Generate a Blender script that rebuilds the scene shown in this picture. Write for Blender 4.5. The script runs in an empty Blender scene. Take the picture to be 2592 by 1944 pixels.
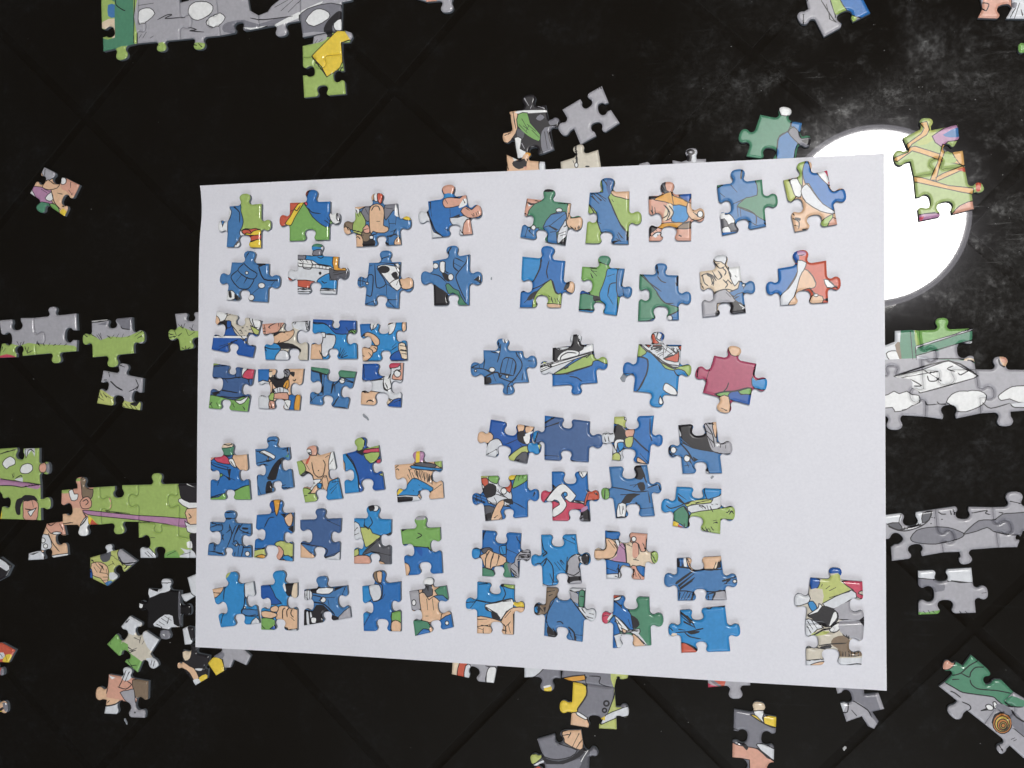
import bpy, math, random
import numpy as np
from mathutils import Matrix, Vector
from mathutils.geometry import delaunay_2d_cdt

random.seed(7)
scene = bpy.context.scene
col = scene.collection

# ------------------------------------------------------------------ camera (pose solved from the A4 sheet)
IMG_W, IMG_H, FOCAL = 2592.0, 1944.0, 2655.0
PAPER_Z = 0.00258
CAM_POS = Vector((0.09720, 0.00476, 0.43359 + PAPER_Z))
CAM_ROT = Matrix(((0.97496365, 0.00156075, 0.22235883),
                  (0.00326447, 0.99976714, -0.02133098),
                  (-0.22234034, 0.02152281, 0.97473152)))
cam_data = bpy.data.cameras.new('camera')
cam_data.sensor_width = 36.0
cam_data.lens = 36.0 * FOCAL / IMG_W
cam_data.clip_start = 0.01
cam_data.clip_end = 50.0
cam = bpy.data.objects.new('camera', cam_data)
cam.matrix_world = Matrix.Translation(CAM_POS) @ CAM_ROT.to_4x4()
col.objects.link(cam)
scene.camera = cam

# ------------------------------------------------------------------ light
world = bpy.data.worlds.new('World')
scene.world = world
world.use_nodes = True
world.node_tree.nodes['Background'].inputs[0].default_value = (0.80, 0.88, 1.0, 1)
world.node_tree.nodes['Background'].inputs[1].default_value = 0.05

CEIL_Z = 1.25            # ceiling above the table top
LAMP_STRENGTH = 69.0     # round flush lamp on the ceiling, built further down
win = bpy.data.lights.new('window_daylight', 'AREA')       # daylight from a window on the near side
win.shape = 'RECTANGLE'
win.size, win.size_y = 0.75, 0.55
win.energy = 6.3
win.color = (0.90, 0.95, 1.0)
win_o = bpy.data.objects.new('window_daylight', win)
win_o.location = (0.10, -1.05, 0.86)
win_o.rotation_euler = (Vector((0.05, 0.05, 0.25)) - win_o.location).to_track_quat('-Z', 'Y').to_euler()
col.objects.link(win_o)

scene.view_settings.view_transform = 'Standard'
scene.view_settings.look = 'None'
scene.view_settings.exposure = 0.0
scene.view_settings.gamma = 1.0
scene.view_settings.use_curve_mapping = False
scene.render.engine = 'CYCLES'
scene.cycles.use_denoising = True
scene.cycles.max_bounces = 6

# ------------------------------------------------------------------ helpers
def ray(px, py):
    d = CAM_ROT @ Vector(((px - IMG_W / 2) / FOCAL, -(py - IMG_H / 2) / FOCAL, -1.0))
    return d
def at(px, py, z):
    """point of the table scene seen at a photograph pixel, on the level z"""
    d = ray(px, py)
    return CAM_POS + d * ((z - CAM_POS.z) / d.z)

def srgb(r, g, b):
    f = lambda c: (c / 12.92 if c <= 0.04045 else ((c + 0.055) / 1.055) ** 2.4)
    return (f(r / 255), f(g / 255), f(b / 255))

def tag(o, label=None, cat=None, group=None, kind=None):
    if label: o['label'] = label
    if cat: o['category'] = cat
    if group: o['group'] = group
    if kind: o['kind'] = kind
    return o
def mesh_obj(name, verts, faces, mat, parent=None, loc=None, smooth=False):
    me = bpy.data.meshes.new(name)
    me.from_pydata([tuple(v) for v in verts], [], faces)
    for m in (mat if isinstance(mat, (list, tuple)) else [mat]):
        me.materials.append(m)
    if smooth:
        me.polygons.foreach_set('use_smooth', [True] * len(me.polygons))
    o = bpy.data.objects.new(name, me)
    col.objects.link(o)
    if parent: o.parent = parent
    if loc is not None: o.location = loc
    return o
def new_mat(name):
    m = bpy.data.materials.new(name)
    m.use_nodes = True
    nt = m.node_tree
    return m, nt, nt.nodes['Principled BSDF'], nt.nodes.new, nt.links.new

# ------------------------------------------------------------------ materials
def mat_table():
    m, nt, b, N, L = new_mat('black_lacquer')
    tc = N('ShaderNodeTexCoord')
    # greasy wipes and finger marks: patches broken up by a fine mottle, plus thin scratches and dust
    def noise(scale, detail, rough, lo, hi, vec=None, dist=0.0):
        n = N('ShaderNodeTexNoise'); n.inputs['Scale'].default_value = scale; n.inputs['Detail'].default_value = detail
        n.inputs['Roughness'].default_value = rough; n.inputs['Distortion'].default_value = dist
        L(vec or tc.outputs['Object'], n.inputs['Vector'])
        r = N('ShaderNodeMapRange'); r.interpolation_type = 'SMOOTHSTEP'
        r.inputs['From Min'].default_value = lo; r.inputs['From Max'].default_value = hi
        L(n.outputs['Fac'], r.inputs['Value'])
        return r.outputs[0]
    def op(kind, x, y):
        q = N('ShaderNodeMath'); q.operation = kind
        for k, v in enumerate((x, y)):
            if isinstance(v, (int, float)): q.inputs[k].default_value = v
            else: L(v, q.inputs[k])
        return q.outputs[0]
    def mapped(rot, sx, sy):
        mp = N('ShaderNodeMapping'); mp.inputs['Rotation'].default_value = (0, 0, math.radians(rot)); mp.inputs['Scale'].default_value = (sx, sy, 1)
        L(tc.outputs['Object'], mp.inputs['Vector']); return mp.outputs[0]
    patch = noise(17, 3, 0.5, 0.40, 0.72, dist=0.4)
    wisps = noise(70, 8, 0.72, 0.47, 0.74, dist=0.2)
    mottle = noise(420, 5, 0.75, 0.35, 0.75)
    scr1 = noise(1.0, 3, 0.5, 0.665, 0.72, mapped(-68, 22, 620))
    scr2 = noise(1.0, 3, 0.5, 0.66, 0.72, mapped(14, 25, 560))
    scr = op('MULTIPLY', op('ADD', scr1, scr2), noise(30, 2, 0.5, 0.48, 0.62))
    vor = N('ShaderNodeTexVoronoi'); vor.inputs['Scale'].default_value = 800; L(tc.outputs['Object'], vor.inputs['Vector'])
    dr = N('ShaderNodeMapRange'); dr.inputs['From Min'].default_value = 0.10; dr.inputs['From Max'].default_value = 0.03; L(vor.outputs['Distance'], dr.inputs['Value'])
    dust = op('MULTIPLY', dr.outputs[0], noise(40, 3, 0.6, 0.52, 0.64))
    grease = op('MULTIPLY', op('ADD', op('MULTIPLY', patch, 0.50), op('MULTIPLY', wisps, 0.75)), op('ADD', op('MULTIPLY', mottle, 1.0), 0.40))
    s_all = op('ADD', op('ADD', op('POWER', grease, 1.6), 0.012), op('ADD', op('MULTIPLY', scr, 0.35), op('MULTIPLY', dust, 0.6)))
    L(op('MULTIPLY', s_all, 0.27), b.inputs['Specular IOR Level'])
    mx = N('ShaderNodeMix'); mx.data_type = 'RGBA'; L(s_all, mx.inputs['Factor'])
    mx.inputs['A'].default_value = (0.0080, 0.0062, 0.0044, 1); mx.inputs['B'].default_value = (0.0120, 0.0115, 0.0112, 1)
    L(mx.outputs['Result'], b.inputs['Base Color'])
    b.inputs['Roughness'].default_value = 0.235
    b.inputs['Coat Weight'].default_value = 1.0
    b.inputs['Coat Roughness'].default_value = 0.013
    b.inputs['Coat IOR'].default_value = 1.5
    return m
def mat_print():
    m, nt, b, N, L = new_mat('printed_card')
    at_ = N('ShaderNodeAttribute'); at_.attribute_name = 'print'
    tc = N('ShaderNodeTexCoord')
    n = N('ShaderNodeTexNoise'); n.inputs['Scale'].default_value = 700; n.inputs['Detail'].default_value = 4
    L(tc.outputs['Object'], n.inputs['Vector'])
    mr = N('ShaderNodeMapRange'); L(n.outputs['Fac'], mr.inputs['Value']); mr.inputs['To Min'].default_value = 0.82; mr.inputs['To Max'].default_value = 1.16
    mx = N('ShaderNodeMix'); mx.data_type = 'RGBA'; mx.blend_type = 'MULTIPLY'; mx.inputs['Factor'].default_value = 1
    L(at_.outputs['Color'], mx.inputs['A']); L(mr.outputs[0], mx.inputs['B']); L(mx.outputs['Result'], b.inputs['Base Color'])
    ge = N('ShaderNodeNewGeometry'); sx = N('ShaderNodeSeparateXYZ'); L(ge.outputs['Normal'], sx.inputs[0])
    rr = N('ShaderNodeMapRange'); L(sx.outputs['Z'], rr.inputs['Value'])          # laminate is smooth where it rolls over the cut edge
    rr.inputs['From Min'].default_value = 0.96; rr.inputs['From Max'].default_value = 0.999
    rr.inputs['To Min'].default_value = 0.13; rr.inputs['To Max'].default_value = 0.40
    L(rr.outputs[0], b.inputs['Roughness'])
    b.inputs['Specular IOR Level'].default_value = 0.5
    n2 = N('ShaderNodeTexNoise'); n2.inputs['Scale'].default_value = 1250; n2.inputs['Detail'].default_value = 2
    L(tc.outputs['Object'], n2.inputs['Vector'])
    bp = N('ShaderNodeBump'); bp.inputs['Strength'].default_value = 0.30; bp.inputs['Distance'].default_value = 0.00007
    L(n2.outputs['Fac'], bp.inputs['Height']); L(bp.outputs[0], b.inputs['Normal'])
    return m
def mat_noise(name, c1, c2, scale, rough, bump=0.0, dist=0.0001, detail=4):
    m, nt, b, N, L = new_mat(name)
    tc = N('ShaderNodeTexCoord')
    n = N('ShaderNodeTexNoise'); n.inputs['Scale'].default_value = scale; n.inputs['Detail'].default_value = detail
    L(tc.outputs['Object'], n.inputs['Vector'])
    mx = N('ShaderNodeMix'); mx.data_type = 'RGBA'; L(n.outputs['Fac'], mx.inputs['Factor'])
    mx.inputs['A'].default_value = (*c1, 1); mx.inputs['B'].default_value = (*c2, 1)
    L(mx.outputs['Result'], b.inputs['Base Color'])
    b.inputs['Roughness'].default_value = rough
    if bump:
        bp = N('ShaderNodeBump'); bp.inputs['Strength'].default_value = bump; bp.inputs['Distance'].default_value = dist
        L(n.outputs['Fac'], bp.inputs['Height']); L(bp.outputs[0], b.inputs['Normal'])
    return m
M_TABLE = mat_table()
M_PRINT = mat_print()
M_CARD = mat_noise('grey_cardboard', (0.14, 0.16, 0.19), (0.21, 0.235, 0.265), 1500, 0.85)
def mat_paper():
    m, nt, b, N, L = new_mat('white_paper')
    tc = N('ShaderNodeTexCoord')
    def nz(scale, detail, rough=0.6):
        n = N('ShaderNodeTexNoise'); n.inputs['Scale'].default_value = scale; n.inputs['Detail'].default_value = detail; n.inputs['Roughness'].default_value = rough
        L(tc.outputs['Object'], n.inputs['Vector']); return n.outputs['Fac']
    mx = N('ShaderNodeMix'); mx.data_type = 'RGBA'; L(nz(900, 6, 0.75), mx.inputs['Factor'])
    mx.inputs['A'].default_value = (0.68, 0.675, 0.735, 1); mx.inputs['B'].default_value = (0.845, 0.84, 0.89, 1)
    gr = N('ShaderNodeMix'); gr.data_type = 'RGBA'; gr.blend_type = 'MULTIPLY'
    st = N('ShaderNodeMapRange'); st.inputs['From Min'].default_value = 0.52; st.inputs['From Max'].default_value = 0.80; st.inputs['To Max'].default_value = 0.55; L(nz(16, 6, 0.65), st.inputs['Value'])
    L(st.outputs[0], gr.inputs['Factor']); L(mx.outputs['Result'], gr.inputs['A']); gr.inputs['B'].default_value = (0.90, 0.89, 0.89, 1)
    L(gr.outputs['Result'], b.inputs['Base Color'])
    b.inputs['Roughness'].default_value = 0.52
    b1 = N('ShaderNodeBump'); b1.inputs['Strength'].default_value = 0.5; b1.inputs['Distance'].default_value = 0.0022; L(nz(14, 3, 0.5), b1.inputs['Height'])
    b2 = N('ShaderNodeBump'); b2.inputs['Strength'].default_value = 0.35; b2.inputs['Distance'].default_value = 0.00005; L(nz(1100, 5, 0.7), b2.inputs['Height'])
    L(b1.outputs[0], b2.inputs['Normal']); L(b2.outputs[0], b.inputs['Normal'])
    return m
M_PAPER = mat_paper()
M_TILE = mat_noise('ceiling_board', (0.62, 0.62, 0.60), (0.72, 0.72, 0.70), 9, 0.9)
M_JOINT = mat_noise('ceiling_joint', (0.36, 0.36, 0.36), (0.42, 0.42, 0.42), 12, 0.9)
M_SCRAP = mat_noise('grey_scrap', (0.22, 0.24, 0.27), (0.34, 0.36, 0.39), 1200, 0.8)
M_CRUMB = mat_noise('white_crumb', (0.35, 0.35, 0.35), (0.6, 0.6, 0.6), 1500, 0.8)
def mat_lamp(name, strength, colour):
    m, nt, b, N, L = new_mat(name)
    b.inputs['Base Color'].default_value = (0.9, 0.9, 0.9, 1)
    b.inputs['Emission Color'].default_value = colour
    b.inputs['Emission Strength'].default_value = strength
    return m
M_LAMP = mat_lamp('lit_lamp_diffuser', LAMP_STRENGTH, (1.0, 0.985, 0.96, 1))
M_RIM = mat_lamp('lit_lamp_glass_rim', 4.5, (0.93, 0.9, 1.0, 1))

# ------------------------------------------------------------------ setting
def slab(name, x0, x1, y0, y1, z0, z1, mat, parent=None):
    v = [(x, y, z) for z in (z0, z1) for x, y in ((x0, y0), (x1, y0), (x1, y1), (x0, y1))]
    f = [(3, 2, 1, 0), (4, 5, 6, 7), (0, 1, 5, 4), (1, 2, 6, 5), (2, 3, 7, 6), (3, 0, 4, 7)]
    return mesh_obj(name, v, f, mat, parent)
tag(slab('table_top', -0.72, 0.90, -0.52, 0.50, -0.03, 0.0, M_TABLE), kind='structure')

# ceiling of square boards, laid diagonally to the sheet; seen only mirrored in the lacquer
def mirrored(px, py):                       # where the mirror image of the ceiling meets this pixel
    p = at(px, py, -CEIL_Z)
    return Vector((p.x, p.y))
g0, g1 = mirrored(1078, 300), mirrored(2291, 1427)
gu = (g1 - g0).normalized(); gv = Vector((-gu.y, gu.x))
X0 = mirrored(2466, 1588)
STEP = abs((mirrored(1747, 7) - g0).dot(gv))
ceiling = mesh_obj('ceiling', [(-4, -4, CEIL_Z + 0.0015), (4, -4, CEIL_Z + 0.0015), (4, 4, CEIL_Z + 0.0015), (-4, 4, CEIL_Z + 0.0015)], [(0, 1, 2, 3)], M_JOINT)
tag(ceiling, kind='structure')
h = STEP / 2 - 0.008
tile_me = None
for i in range(-5, 5):
    for j in range(-5, 5):
        c = X0 + gu * (STEP * (i + 0.5)) + gv * (STEP * (j + 0.5))
        if tile_me is None:
            v = [(x * k, y * k, z) for z, k in ((0, 1), (-0.0108, 1), (-0.012, 0.998)) for x, y in ((-h, -h), (h, -h), (h, h), (-h, h))]
            f = [(8, 11, 10, 9)] + [(a + n, a + (n + 1) % 4, a + 4 + (n + 1) % 4, a + 4 + n) for a in (0, 4) for n in range(4)]
            o = mesh_obj('ceiling_tile', v, f, M_TILE, ceiling); tile_me = o.data
        else:
            o = bpy.data.objects.new('ceiling_tile', tile_me); col.objects.link(o); o.parent = ceiling
        o.location = (c.x, c.y, CEIL_Z + 0.010)
        o.rotation_euler = (0, 0, math.atan2(gu.y, gu.x))

# round flush lamp
lc = at(2214, 545, -CEIL_Z + 0.03)
lamp_r = 216.0 / FOCAL * (lc - CAM_POS).dot(-CAM_ROT.col[2])
lamp = bpy.data.objects.new('ceiling_lamp', None); col.objects.link(lamp)
lamp.location = (lc.x, lc.y, CEIL_Z)
tag(lamp, 'round lit white ceiling lamp, seen as a bright disc mirrored in the black table', 'lamp')
def lathe(name, prof, mat, parent, n=96):
    v = [(r * math.cos(2 * math.pi * k / n), r * math.sin(2 * math.pi * k / n), z) for r, z in prof for k in range(n)]
    f = [(a * n + k, a * n + (k + 1) % n, (a + 1) * n + (k + 1) % n, (a + 1) * n + k) for a in range(len(prof) - 1) for k in range(n)]
    return mesh_obj(name, v, f, mat, parent, smooth=True)
lathe('rim', [(lamp_r * 1.062, 0.0), (lamp_r * 1.065, -0.030), (lamp_r * 1.055, -0.036), (lamp_r * 1.0, -0.036), (lamp_r * 0.995, -0.020)], M_RIM, lamp)
lathe('diffuser', [(lamp_r * 0.998, -0.024)] + [(lamp_r * 0.998 * math.cos(a), -0.024 - 0.022 * math.sin(a)) for a in [math.radians(x) for x in (12, 30, 50, 70, 85)]] + [(0.0005, -0.046)], M_LAMP, lamp)
# ---------------------------------------------------------------- prints of the pieces
# every view: origin and scale of the measuring grid the outlines were taken in
GRID = {'A1': (500, 440, 4.6075), 'A2': (860, 440, 4.6075), 'B1': (510, 770, 4.0218), 'B2': (510, 1090, 3.5111),
        'B3': (510, 1255, 3.5111), 'B4': (510, 1430, 3.4031), 'C1': (1300, 430, 4.424), 'C2': (1760, 390, 4.424),
        'C3': (1300, 610, 4.9156), 'C4': (1740, 610, 4.9156), 'C5': (1170, 820, 5.53), 'C6': (1550, 820, 5.53),
        'D1': (1180, 1030, 4.2538), 'D2': (1180, 1170, 4.2538), 'D3': (1180, 1320, 4.2538), 'D4': (1160, 1450, 4.0963),
        'D5': (1650, 1040, 5.028), 'D6': (1650, 1380, 5.528), 'D7': (1960, 1400, 4.6067), 'E1': (230, 0, 3.2058),
        'E2': (1060, 0, 2.765), 'E3': (1840, 0, 2.9415), 'E4': (1860, 240, 2.9631), 'E5': (2200, 760, 4.6071),
        'E6': (2200, 1200, 4.148), 'F1': (0, 390, 3.8577), 'F2': (0, 760, 4.2538), 'F3': (0, 1100, 4.2538),
        'F4': (0, 1400, 3.4563), 'F5': (1120, 1650, 4.2538), 'F6': (1740, 1650, 3.95), 'F7': (2250, 1600, 4.8216)}
# outline: corner points; "t x y" between two corners is the tip of a knob (outwards) or of a socket (inwards)
# print: base colour, then areas "CODE x y ..." (trailing "-" = no ink line round it, "o" = ellipse cx cy rx ry), "k" = ink line
ON_PAPER = [
# ---- upper left block
('A1', 'piece with blue left half, lime green right half and red and yellow stripes, paper corner',
 '365 375 t 545 228 742 345 t 852 595 735 860 t 545 712 330 852 t 232 605', 'G1',
 'W 215 520 350 350 400 440 370 530 356 680 220 690;B3 365 350 500 350 505 430 525 500 535 560 520 620 495 680 500 760 470 800 415 860 310 880 350 660 352 550 378 522 396 437 370 390;'
 'W 480 770 505 860 410 865;W 500 655 525 690 550 715 495 720;R1 515 665 560 640 620 645 730 650 745 870 580 870 585 740 550 712;Y1 545 705 580 690 620 700 650 670 730 650 730 712 600 716;Y1 570 800 640 790 730 760 740 870 575 870;B3! 275 545 315 545 293 612;k 420 385 490 450 490 570'),
('A1', 'piece with lime green lower half and royal blue, yellow and red upper parts',
 '1070 335 t 1325 182 1545 318 t 1662 520 1530 768 t 1308 645 1065 782 t 948 545', 'G2',
 'R1 940 440 1060 330 1240 320 1130 420 1050 560 1030 600 930 600;Y1 1200 325 1240 335 1190 420 1130 520 1090 600 1020 585 1080 500 1130 410;W- 1240 170 1400 170 1300 260 1255 330;R1 1250 180 1300 175 1285 240 1252 262;'
 'B1 1330 175 1420 200 1390 310 1570 300 1555 480 1530 620 1450 595 1340 500 1290 410 1240 340 1265 290 1290 230;W 1545 440 1690 430 1690 600 1600 590 1550 530;H1 1630 440 1680 470 1650 550 1620 520;k 1290 400 1340 450 1440 465;k 1510 510 1550 560;R2 1240 335 1262 322 1285 350 1270 370'),
('A1', 'denim blue piece with an inked pocket, three white buttons and a black corner, second row',
 '392 1028 t 605 895 828 1045 t 960 1255 812 1495 t 545 1352 330 1468 t 252 1215', 'B3',
 'K- 680 1050 840 1035 720 1078;W 330 1380 400 1360 440 1400 430 1460 330 1475;K- 360 1375 390 1370 400 1440 370 1440;K- 430 1400 470 1420 500 1470 440 1470;k 540 1045 610 1110 695 1165 660 1225 570 1210 470 1125 540 1045;k 470 1125 395 1190 410 1250 490 1335 590 1340 650 1260 660 1225;k 520 1170 450 1260;k 590 1200 540 1280;k4 710 1080 775 1230 930 1240;k 640 1395 720 1330;'
 'Wo 748 1303 40 32;Wo 625 1443 38 36;Wo 575 1155 18 18;k 610 900 560 980;k 720 1085 810 1045;k 860 1300 910 1245'),
('A1', 'white, light blue and red piece with rope-like ink bands and a brown edge, second row',
 '1160 940 t 1395 810 1640 965 t 1755 1160 1610 1400 t 1372 1262 1160 1392 t 1045 1180', 'W1',
 'B2 1150 920 1330 960 1440 950 1600 960 1580 1100 1400 1060 1330 1020 1260 1000 1150 985;G3 1320 800 1470 800 1440 855 1330 850;B2- 1330 850 1440 860 1430 900 1350 905;H2 1345 900 1440 880 1440 950 1345 950;H2 1150 945 1260 950 1250 1000 1160 1010;W 1160 1000 1340 1010 1400 1050 1550 1075 1560 1120 1400 1100 1180 1080;k 1230 1040 1235 1100 1320 1110 1340 1060;k 1380 1060 1380 1100;k 1420 1062 1420 1105;k 1460 1070 1460 1110;k 1500 1075 1500 1115;'
 'O1 1580 960 1650 960 1640 1090 1720 1100 1730 1140 1590 1120;H3 1540 1100 1600 1130 1730 1130 1770 1180 1700 1240 1560 1240;B2 1390 1255 1450 1200 1540 1160 1545 1240 1620 1240 1620 1340 1430 1340;k 1400 970 1440 985 1470 965;k 1450 1250 1480 1275 1510 1265;R1 1165 1240 1360 1255 1310 1330 1160 1310;R1 1040 1200 1110 1240 1090 1260 1040 1250;k 1160 1340 1310 1345;k 1160 1370 1310 1375;k 1430 1360 1600 1365;Ko 1430 1160 12 14'),
('A2', 'piece with a big tan rounded shape between grey, lime green and blue parts, top row',
 '170 385 t 430 220 665 342 t 828 560 712 822 t 480 720 188 850 t 38 630', 'B3',
 'N1 20 560 160 560 150 650 30 640;S1 30 630 100 625 130 690 60 710;S1 165 370 300 375 200 430 165 420;H2 300 380 350 375 345 550 300 540 250 450;H2 530 350 670 340 660 420 620 430 540 540 520 480;G1 175 410 240 440 300 540 300 600 270 690 150 660 165 540;W- 170 400 230 420 210 470 175 440;G4- 160 655 275 680 270 730 170 690;N1 280 650 370 690 350 780 270 790 250 720;S1 175 720 240 715 270 760 270 860 170 860;'
 'Ko- 370 805 48 45;K- 270 800 330 790 340 850 270 850;W 350 725 390 725 390 760 350 760;S1 345 430 370 370 440 350 500 380 520 460 510 600 560 620 570 660 520 690 430 685 390 670 365 700 350 640 345 540;S2 270 640 320 590 350 640 345 690 290 690;k 370 430 400 380 450 380 470 430;S1 640 780 690 730 715 830 640 840;K- 540 730 670 690 600 740;K- 520 790 570 810 570 840 520 830;k 570 530 580 640;k 660 500 650 600;k 580 580 650 580;S1 350 220 410 225 400 300 360 310;W 400 220 440 220 440 320 400 310;R1 440 220 500 240 480 350 440 310;W- 650 350 680 450 690 500 640 480;Y1 730 500 780 470 840 510 810 545 740 530'),
('A2', 'royal blue piece with two tan rounded shapes and a grey left knob, top row',
 '1022 318 t 1255 125 1470 245 t 1650 425 1545 700 t 1330 590 1070 745 t 910 510', 'B1',
 'W1 890 430 1030 440 1050 540 1070 600 1100 680 1200 730 1060 760 900 600;S2 1180 110 1330 110 1320 230 1220 240 1195 190;B2- 1220 235 1310 230 1310 300 1220 290;S2 1200 340 1220 290 1300 275 1400 285 1440 240 1480 240 1470 330 1430 360 1320 390 1230 395;W- 1440 300 1475 290 1480 360 1400 400 1390 380;W1 1285 515 1380 510 1440 490 1500 510 1540 560 1550 740 1390 740 1380 620 1310 590;S2 1410 440 1470 380 1540 420 1610 350 1660 380 1650 480 1580 510 1490 510;S2 1450 580 1520 520 1560 720 1440 730;k 1055 330 1070 500;k 1285 400 1290 500;K- 1330 270 1430 255 1340 290;K- 1300 510 1400 470 1400 500;k 1560 460 1570 490;k 1590 450 1600 480'),
('A2', 'denim blue piece with a black and white diagonal band and tan right knob, second row',
 '335 1035 t 530 890 705 1025 t 850 1290 682 1568 t 490 1418 285 1525 t 200 1255', 'B3',
 'K- 340 1030 470 1040 700 1060 620 1040;W 500 1180 440 1080 540 1060 650 1080 700 1060 690 1200 690 1280 660 1360 580 1280;Ko- 515 1115 70 45;K- 600 1170 650 1140 690 1180 690 1230 640 1230;W 580 1280 690 1220 720 1300 670 1365;S1 690 1240 740 1210 830 1210 870 1280 820 1340 730 1340;k 410 1060 430 1325 540 1280 430 1100;k 545 1290 545 1410;k 320 1185 390 1190 370 1420 310 1410;Wo 320 1278 16 16;k 470 1000 570 960;k 300 1520 420 1475;k 550 1465 670 1470;k 550 1465 640 1560;k 240 1190 240 1300;W! 640 1050 680 1040 690 1110'),
('A2', 'denim blue piece with green and black lower parts and white patches, beside the gap',
 '1080 1015 t 1300 835 1512 935 t 1655 1215 1505 1530 t 1320 1405 1095 1535 t 940 1215', 'B3',
 'W 1170 1030 1230 1030 1220 1160 1170 1130;Wo 1115 1075 36 34;K- 1080 1290 1160 1330 1260 1400 1270 1550 1080 1550;K- 1190 1150 1260 1170 1280 1260 1220 1230;G3 1235 1300 1270 1280 1330 1340 1390 1365 1410 1420 1460 1500 1490 1540 1360 1540 1370 1430 1320 1390 1270 1400;Wo 1295 1205 32 40;k 1500 945 1470 1040 1360 1180 1370 1260 1420 1380 1470 1480;k 1340 980 1450 1030;k 1330 1040 1420 1090;k 1330 1090 1390 1140;k 1330 1000 1330 1090 1390 1140;W! 1590 1240 1640 1200 1640 1270;K- 1560 1240 1640 1260 1620 1190;k5 1300 860 1250 950;k 1060 1165 1160 1190 1240 1260;k 1230 1030 1230 1130 1270 1160'),
# ---- left middle block
('B1', 'royal blue piece with a pale beige top and white band, left end of third row',
 '150 68 t 385 215 605 165 t 455 350 515 545 t 325 400 95 460 t 235 270', 'B5',
 'T1 120 50 620 140 620 300 560 310 480 290 430 370 340 290 300 200 230 170 120 220;W 130 60 260 80 240 160 190 190 130 110;S1 120 110 170 130 190 180 140 220 110 200;W 480 130 600 170 580 260 540 250;G4 500 220 600 280 560 310 530 290;K 190 180 290 170 260 250 230 260;B5 260 170 300 175 300 230 260 240;W- 90 320 440 325 440 345 90 340;k 90 320 440 322;k 300 200 460 400;k4 440 390 540 430;k 170 465 370 360;k 400 260 420 300'),
('B1', 'piece with pink, tan and black shapes over beige and a light blue corner, third row',
 '610 200 t 880 270 1090 165 t 962 330 1075 570 t 935 450 645 565 t 730 350', 'T1',
 'S2 600 190 830 170 830 210 780 280 700 300 610 300;S1 735 310 820 285 900 270 940 260 940 310 880 370 770 400 720 390;K 760 400 840 395 930 410 1010 460 1000 490 960 470 870 450 810 450;B2 620 420 680 395 760 400 810 450 750 570 630 580;k 625 425 700 455 800 455;W1 800 470 870 480 890 540 870 570 740 575;K- 730 290 830 275 740 330;k 680 240 700 220 770 180;k 640 210 650 300;W1- 930 170 1090 160 1080 280 940 240;k 1070 170 1090 260;k 930 190 960 160'),
('B1', 'bright blue piece with white centre and tan lower left corner, third row',
 '1130 150 t 1360 240 1570 165 t 1470 350 1580 555 t 1335 450 1100 560 t 1225 350', 'B2',
 'B5 1110 140 1330 110 1340 240 1400 250 1400 120 1590 140 1590 260 1500 300 1370 300 1300 230 1240 190 1120 185;W1 1240 310 1360 315 1360 400 1330 450 1290 500 1260 540 1210 500;W 1210 290 1260 290 1260 340 1215 330;K- 1215 320 1240 340 1230 400 1210 390;S1 1100 430 1150 400 1220 400 1220 490 1230 560 1090 570;G2 1490 300 1520 260 1580 265 1570 310;k 1400 530 1420 440;k 1420 540 1460 470;k 1430 545 1490 520;k 1470 230 1500 280'),
('B1', 'bright blue piece with tan finger-like shapes on its left, right end of third row',
 '1605 200 t 1850 300 2075 180 t 1975 325 2090 570 t 1870 470 1635 575 t 1725 380', 'B2',
 'B1- 1600 190 1720 180 1720 270 1640 330 1600 330;W 1720 190 1790 170 1780 230 1730 265;W 1890 180 1980 175 1960 270 1910 310;S1 1890 170 1960 170 1900 210;S1 2045 180 2090 180 2080 300 2045 280;S1 1640 320 1690 285 1760 310 1810 360 1810 410 1770 420 1720 350;S1 1710 420 1790 430 1780 480 1720 500;S1 1610 450 1680 440 1740 470 1740 520 1690 570 1620 580;S3 2010 400 2070 400 2100 550 2040 550 2010 480;B5 1920 530 2010 470 2040 550 2090 570 1920 590;k 1940 440 1980 400;k 1950 460 1990 430;k 2030 460 2090 470;k 2030 420 2090 430'),
('B1', 'slate blue piece with green lower edge and crimson corner, left end of fourth row',
 '115 600 t 300 715 535 665 t 405 860 465 1095 t 245 970 65 1060 t 210 820', 'B4',
 'G1 100 585 270 595 110 630;B4 340 620 420 640 410 740 350 740;W 420 640 470 640 430 730 410 740;R2 440 690 500 645 540 660 530 760 420 750;G2 50 930 180 940 300 970 350 970 480 940 480 1110 50 1090;W 340 980 400 980 480 935 440 1000 390 1020;K- 100 900 200 880 140 940;k 110 745 260 760 390 740;k 200 870 370 900;k 200 935 330 955 440 935;k 240 760 270 800;k 480 760 490 820;k 320 1000 330 1040;k 70 1030 110 1000'),
('B1', 'piece of many colours, blue square, black hair strokes, orange and tan, fourth row',
 '568 660 t 790 755 1035 655 t 900 860 990 1080 t 790 965 575 1060 t 695 870', 'S1',
 'B1 550 640 685 650 680 790 570 810;W1 560 800 690 790 680 900 690 1060 560 1070;S1 690 800 720 790 720 890 690 900;K 690 740 830 690 860 660 900 680 880 770 830 850 760 850 720 790;H2 830 670 890 670 900 720 850 750;W 840 720 860 700 860 760;O1 830 830 860 780 890 770 890 840 850 880;W1 730 870 800 840 880 870 870 910 740 910;S2 740 910 870 900 890 970 830 970 740 960;G1 690 920 740 900 730 980 690 970;B1 890 930 960 920 940 1090 890 1080;O1 960 930 1010 920 1000 1090 940 1090;S2 690 990 740 990 740 1080 690 1060;W 840 980 910 980 890 1070 840 1060;K- 900 690 950 690 940 740 910 720;k 760 910 730 860;k 780 905 770 850;k 800 905 800 845;k 830 905 840 850;S3- 690 690 720 690 715 740 690 740'),
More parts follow.
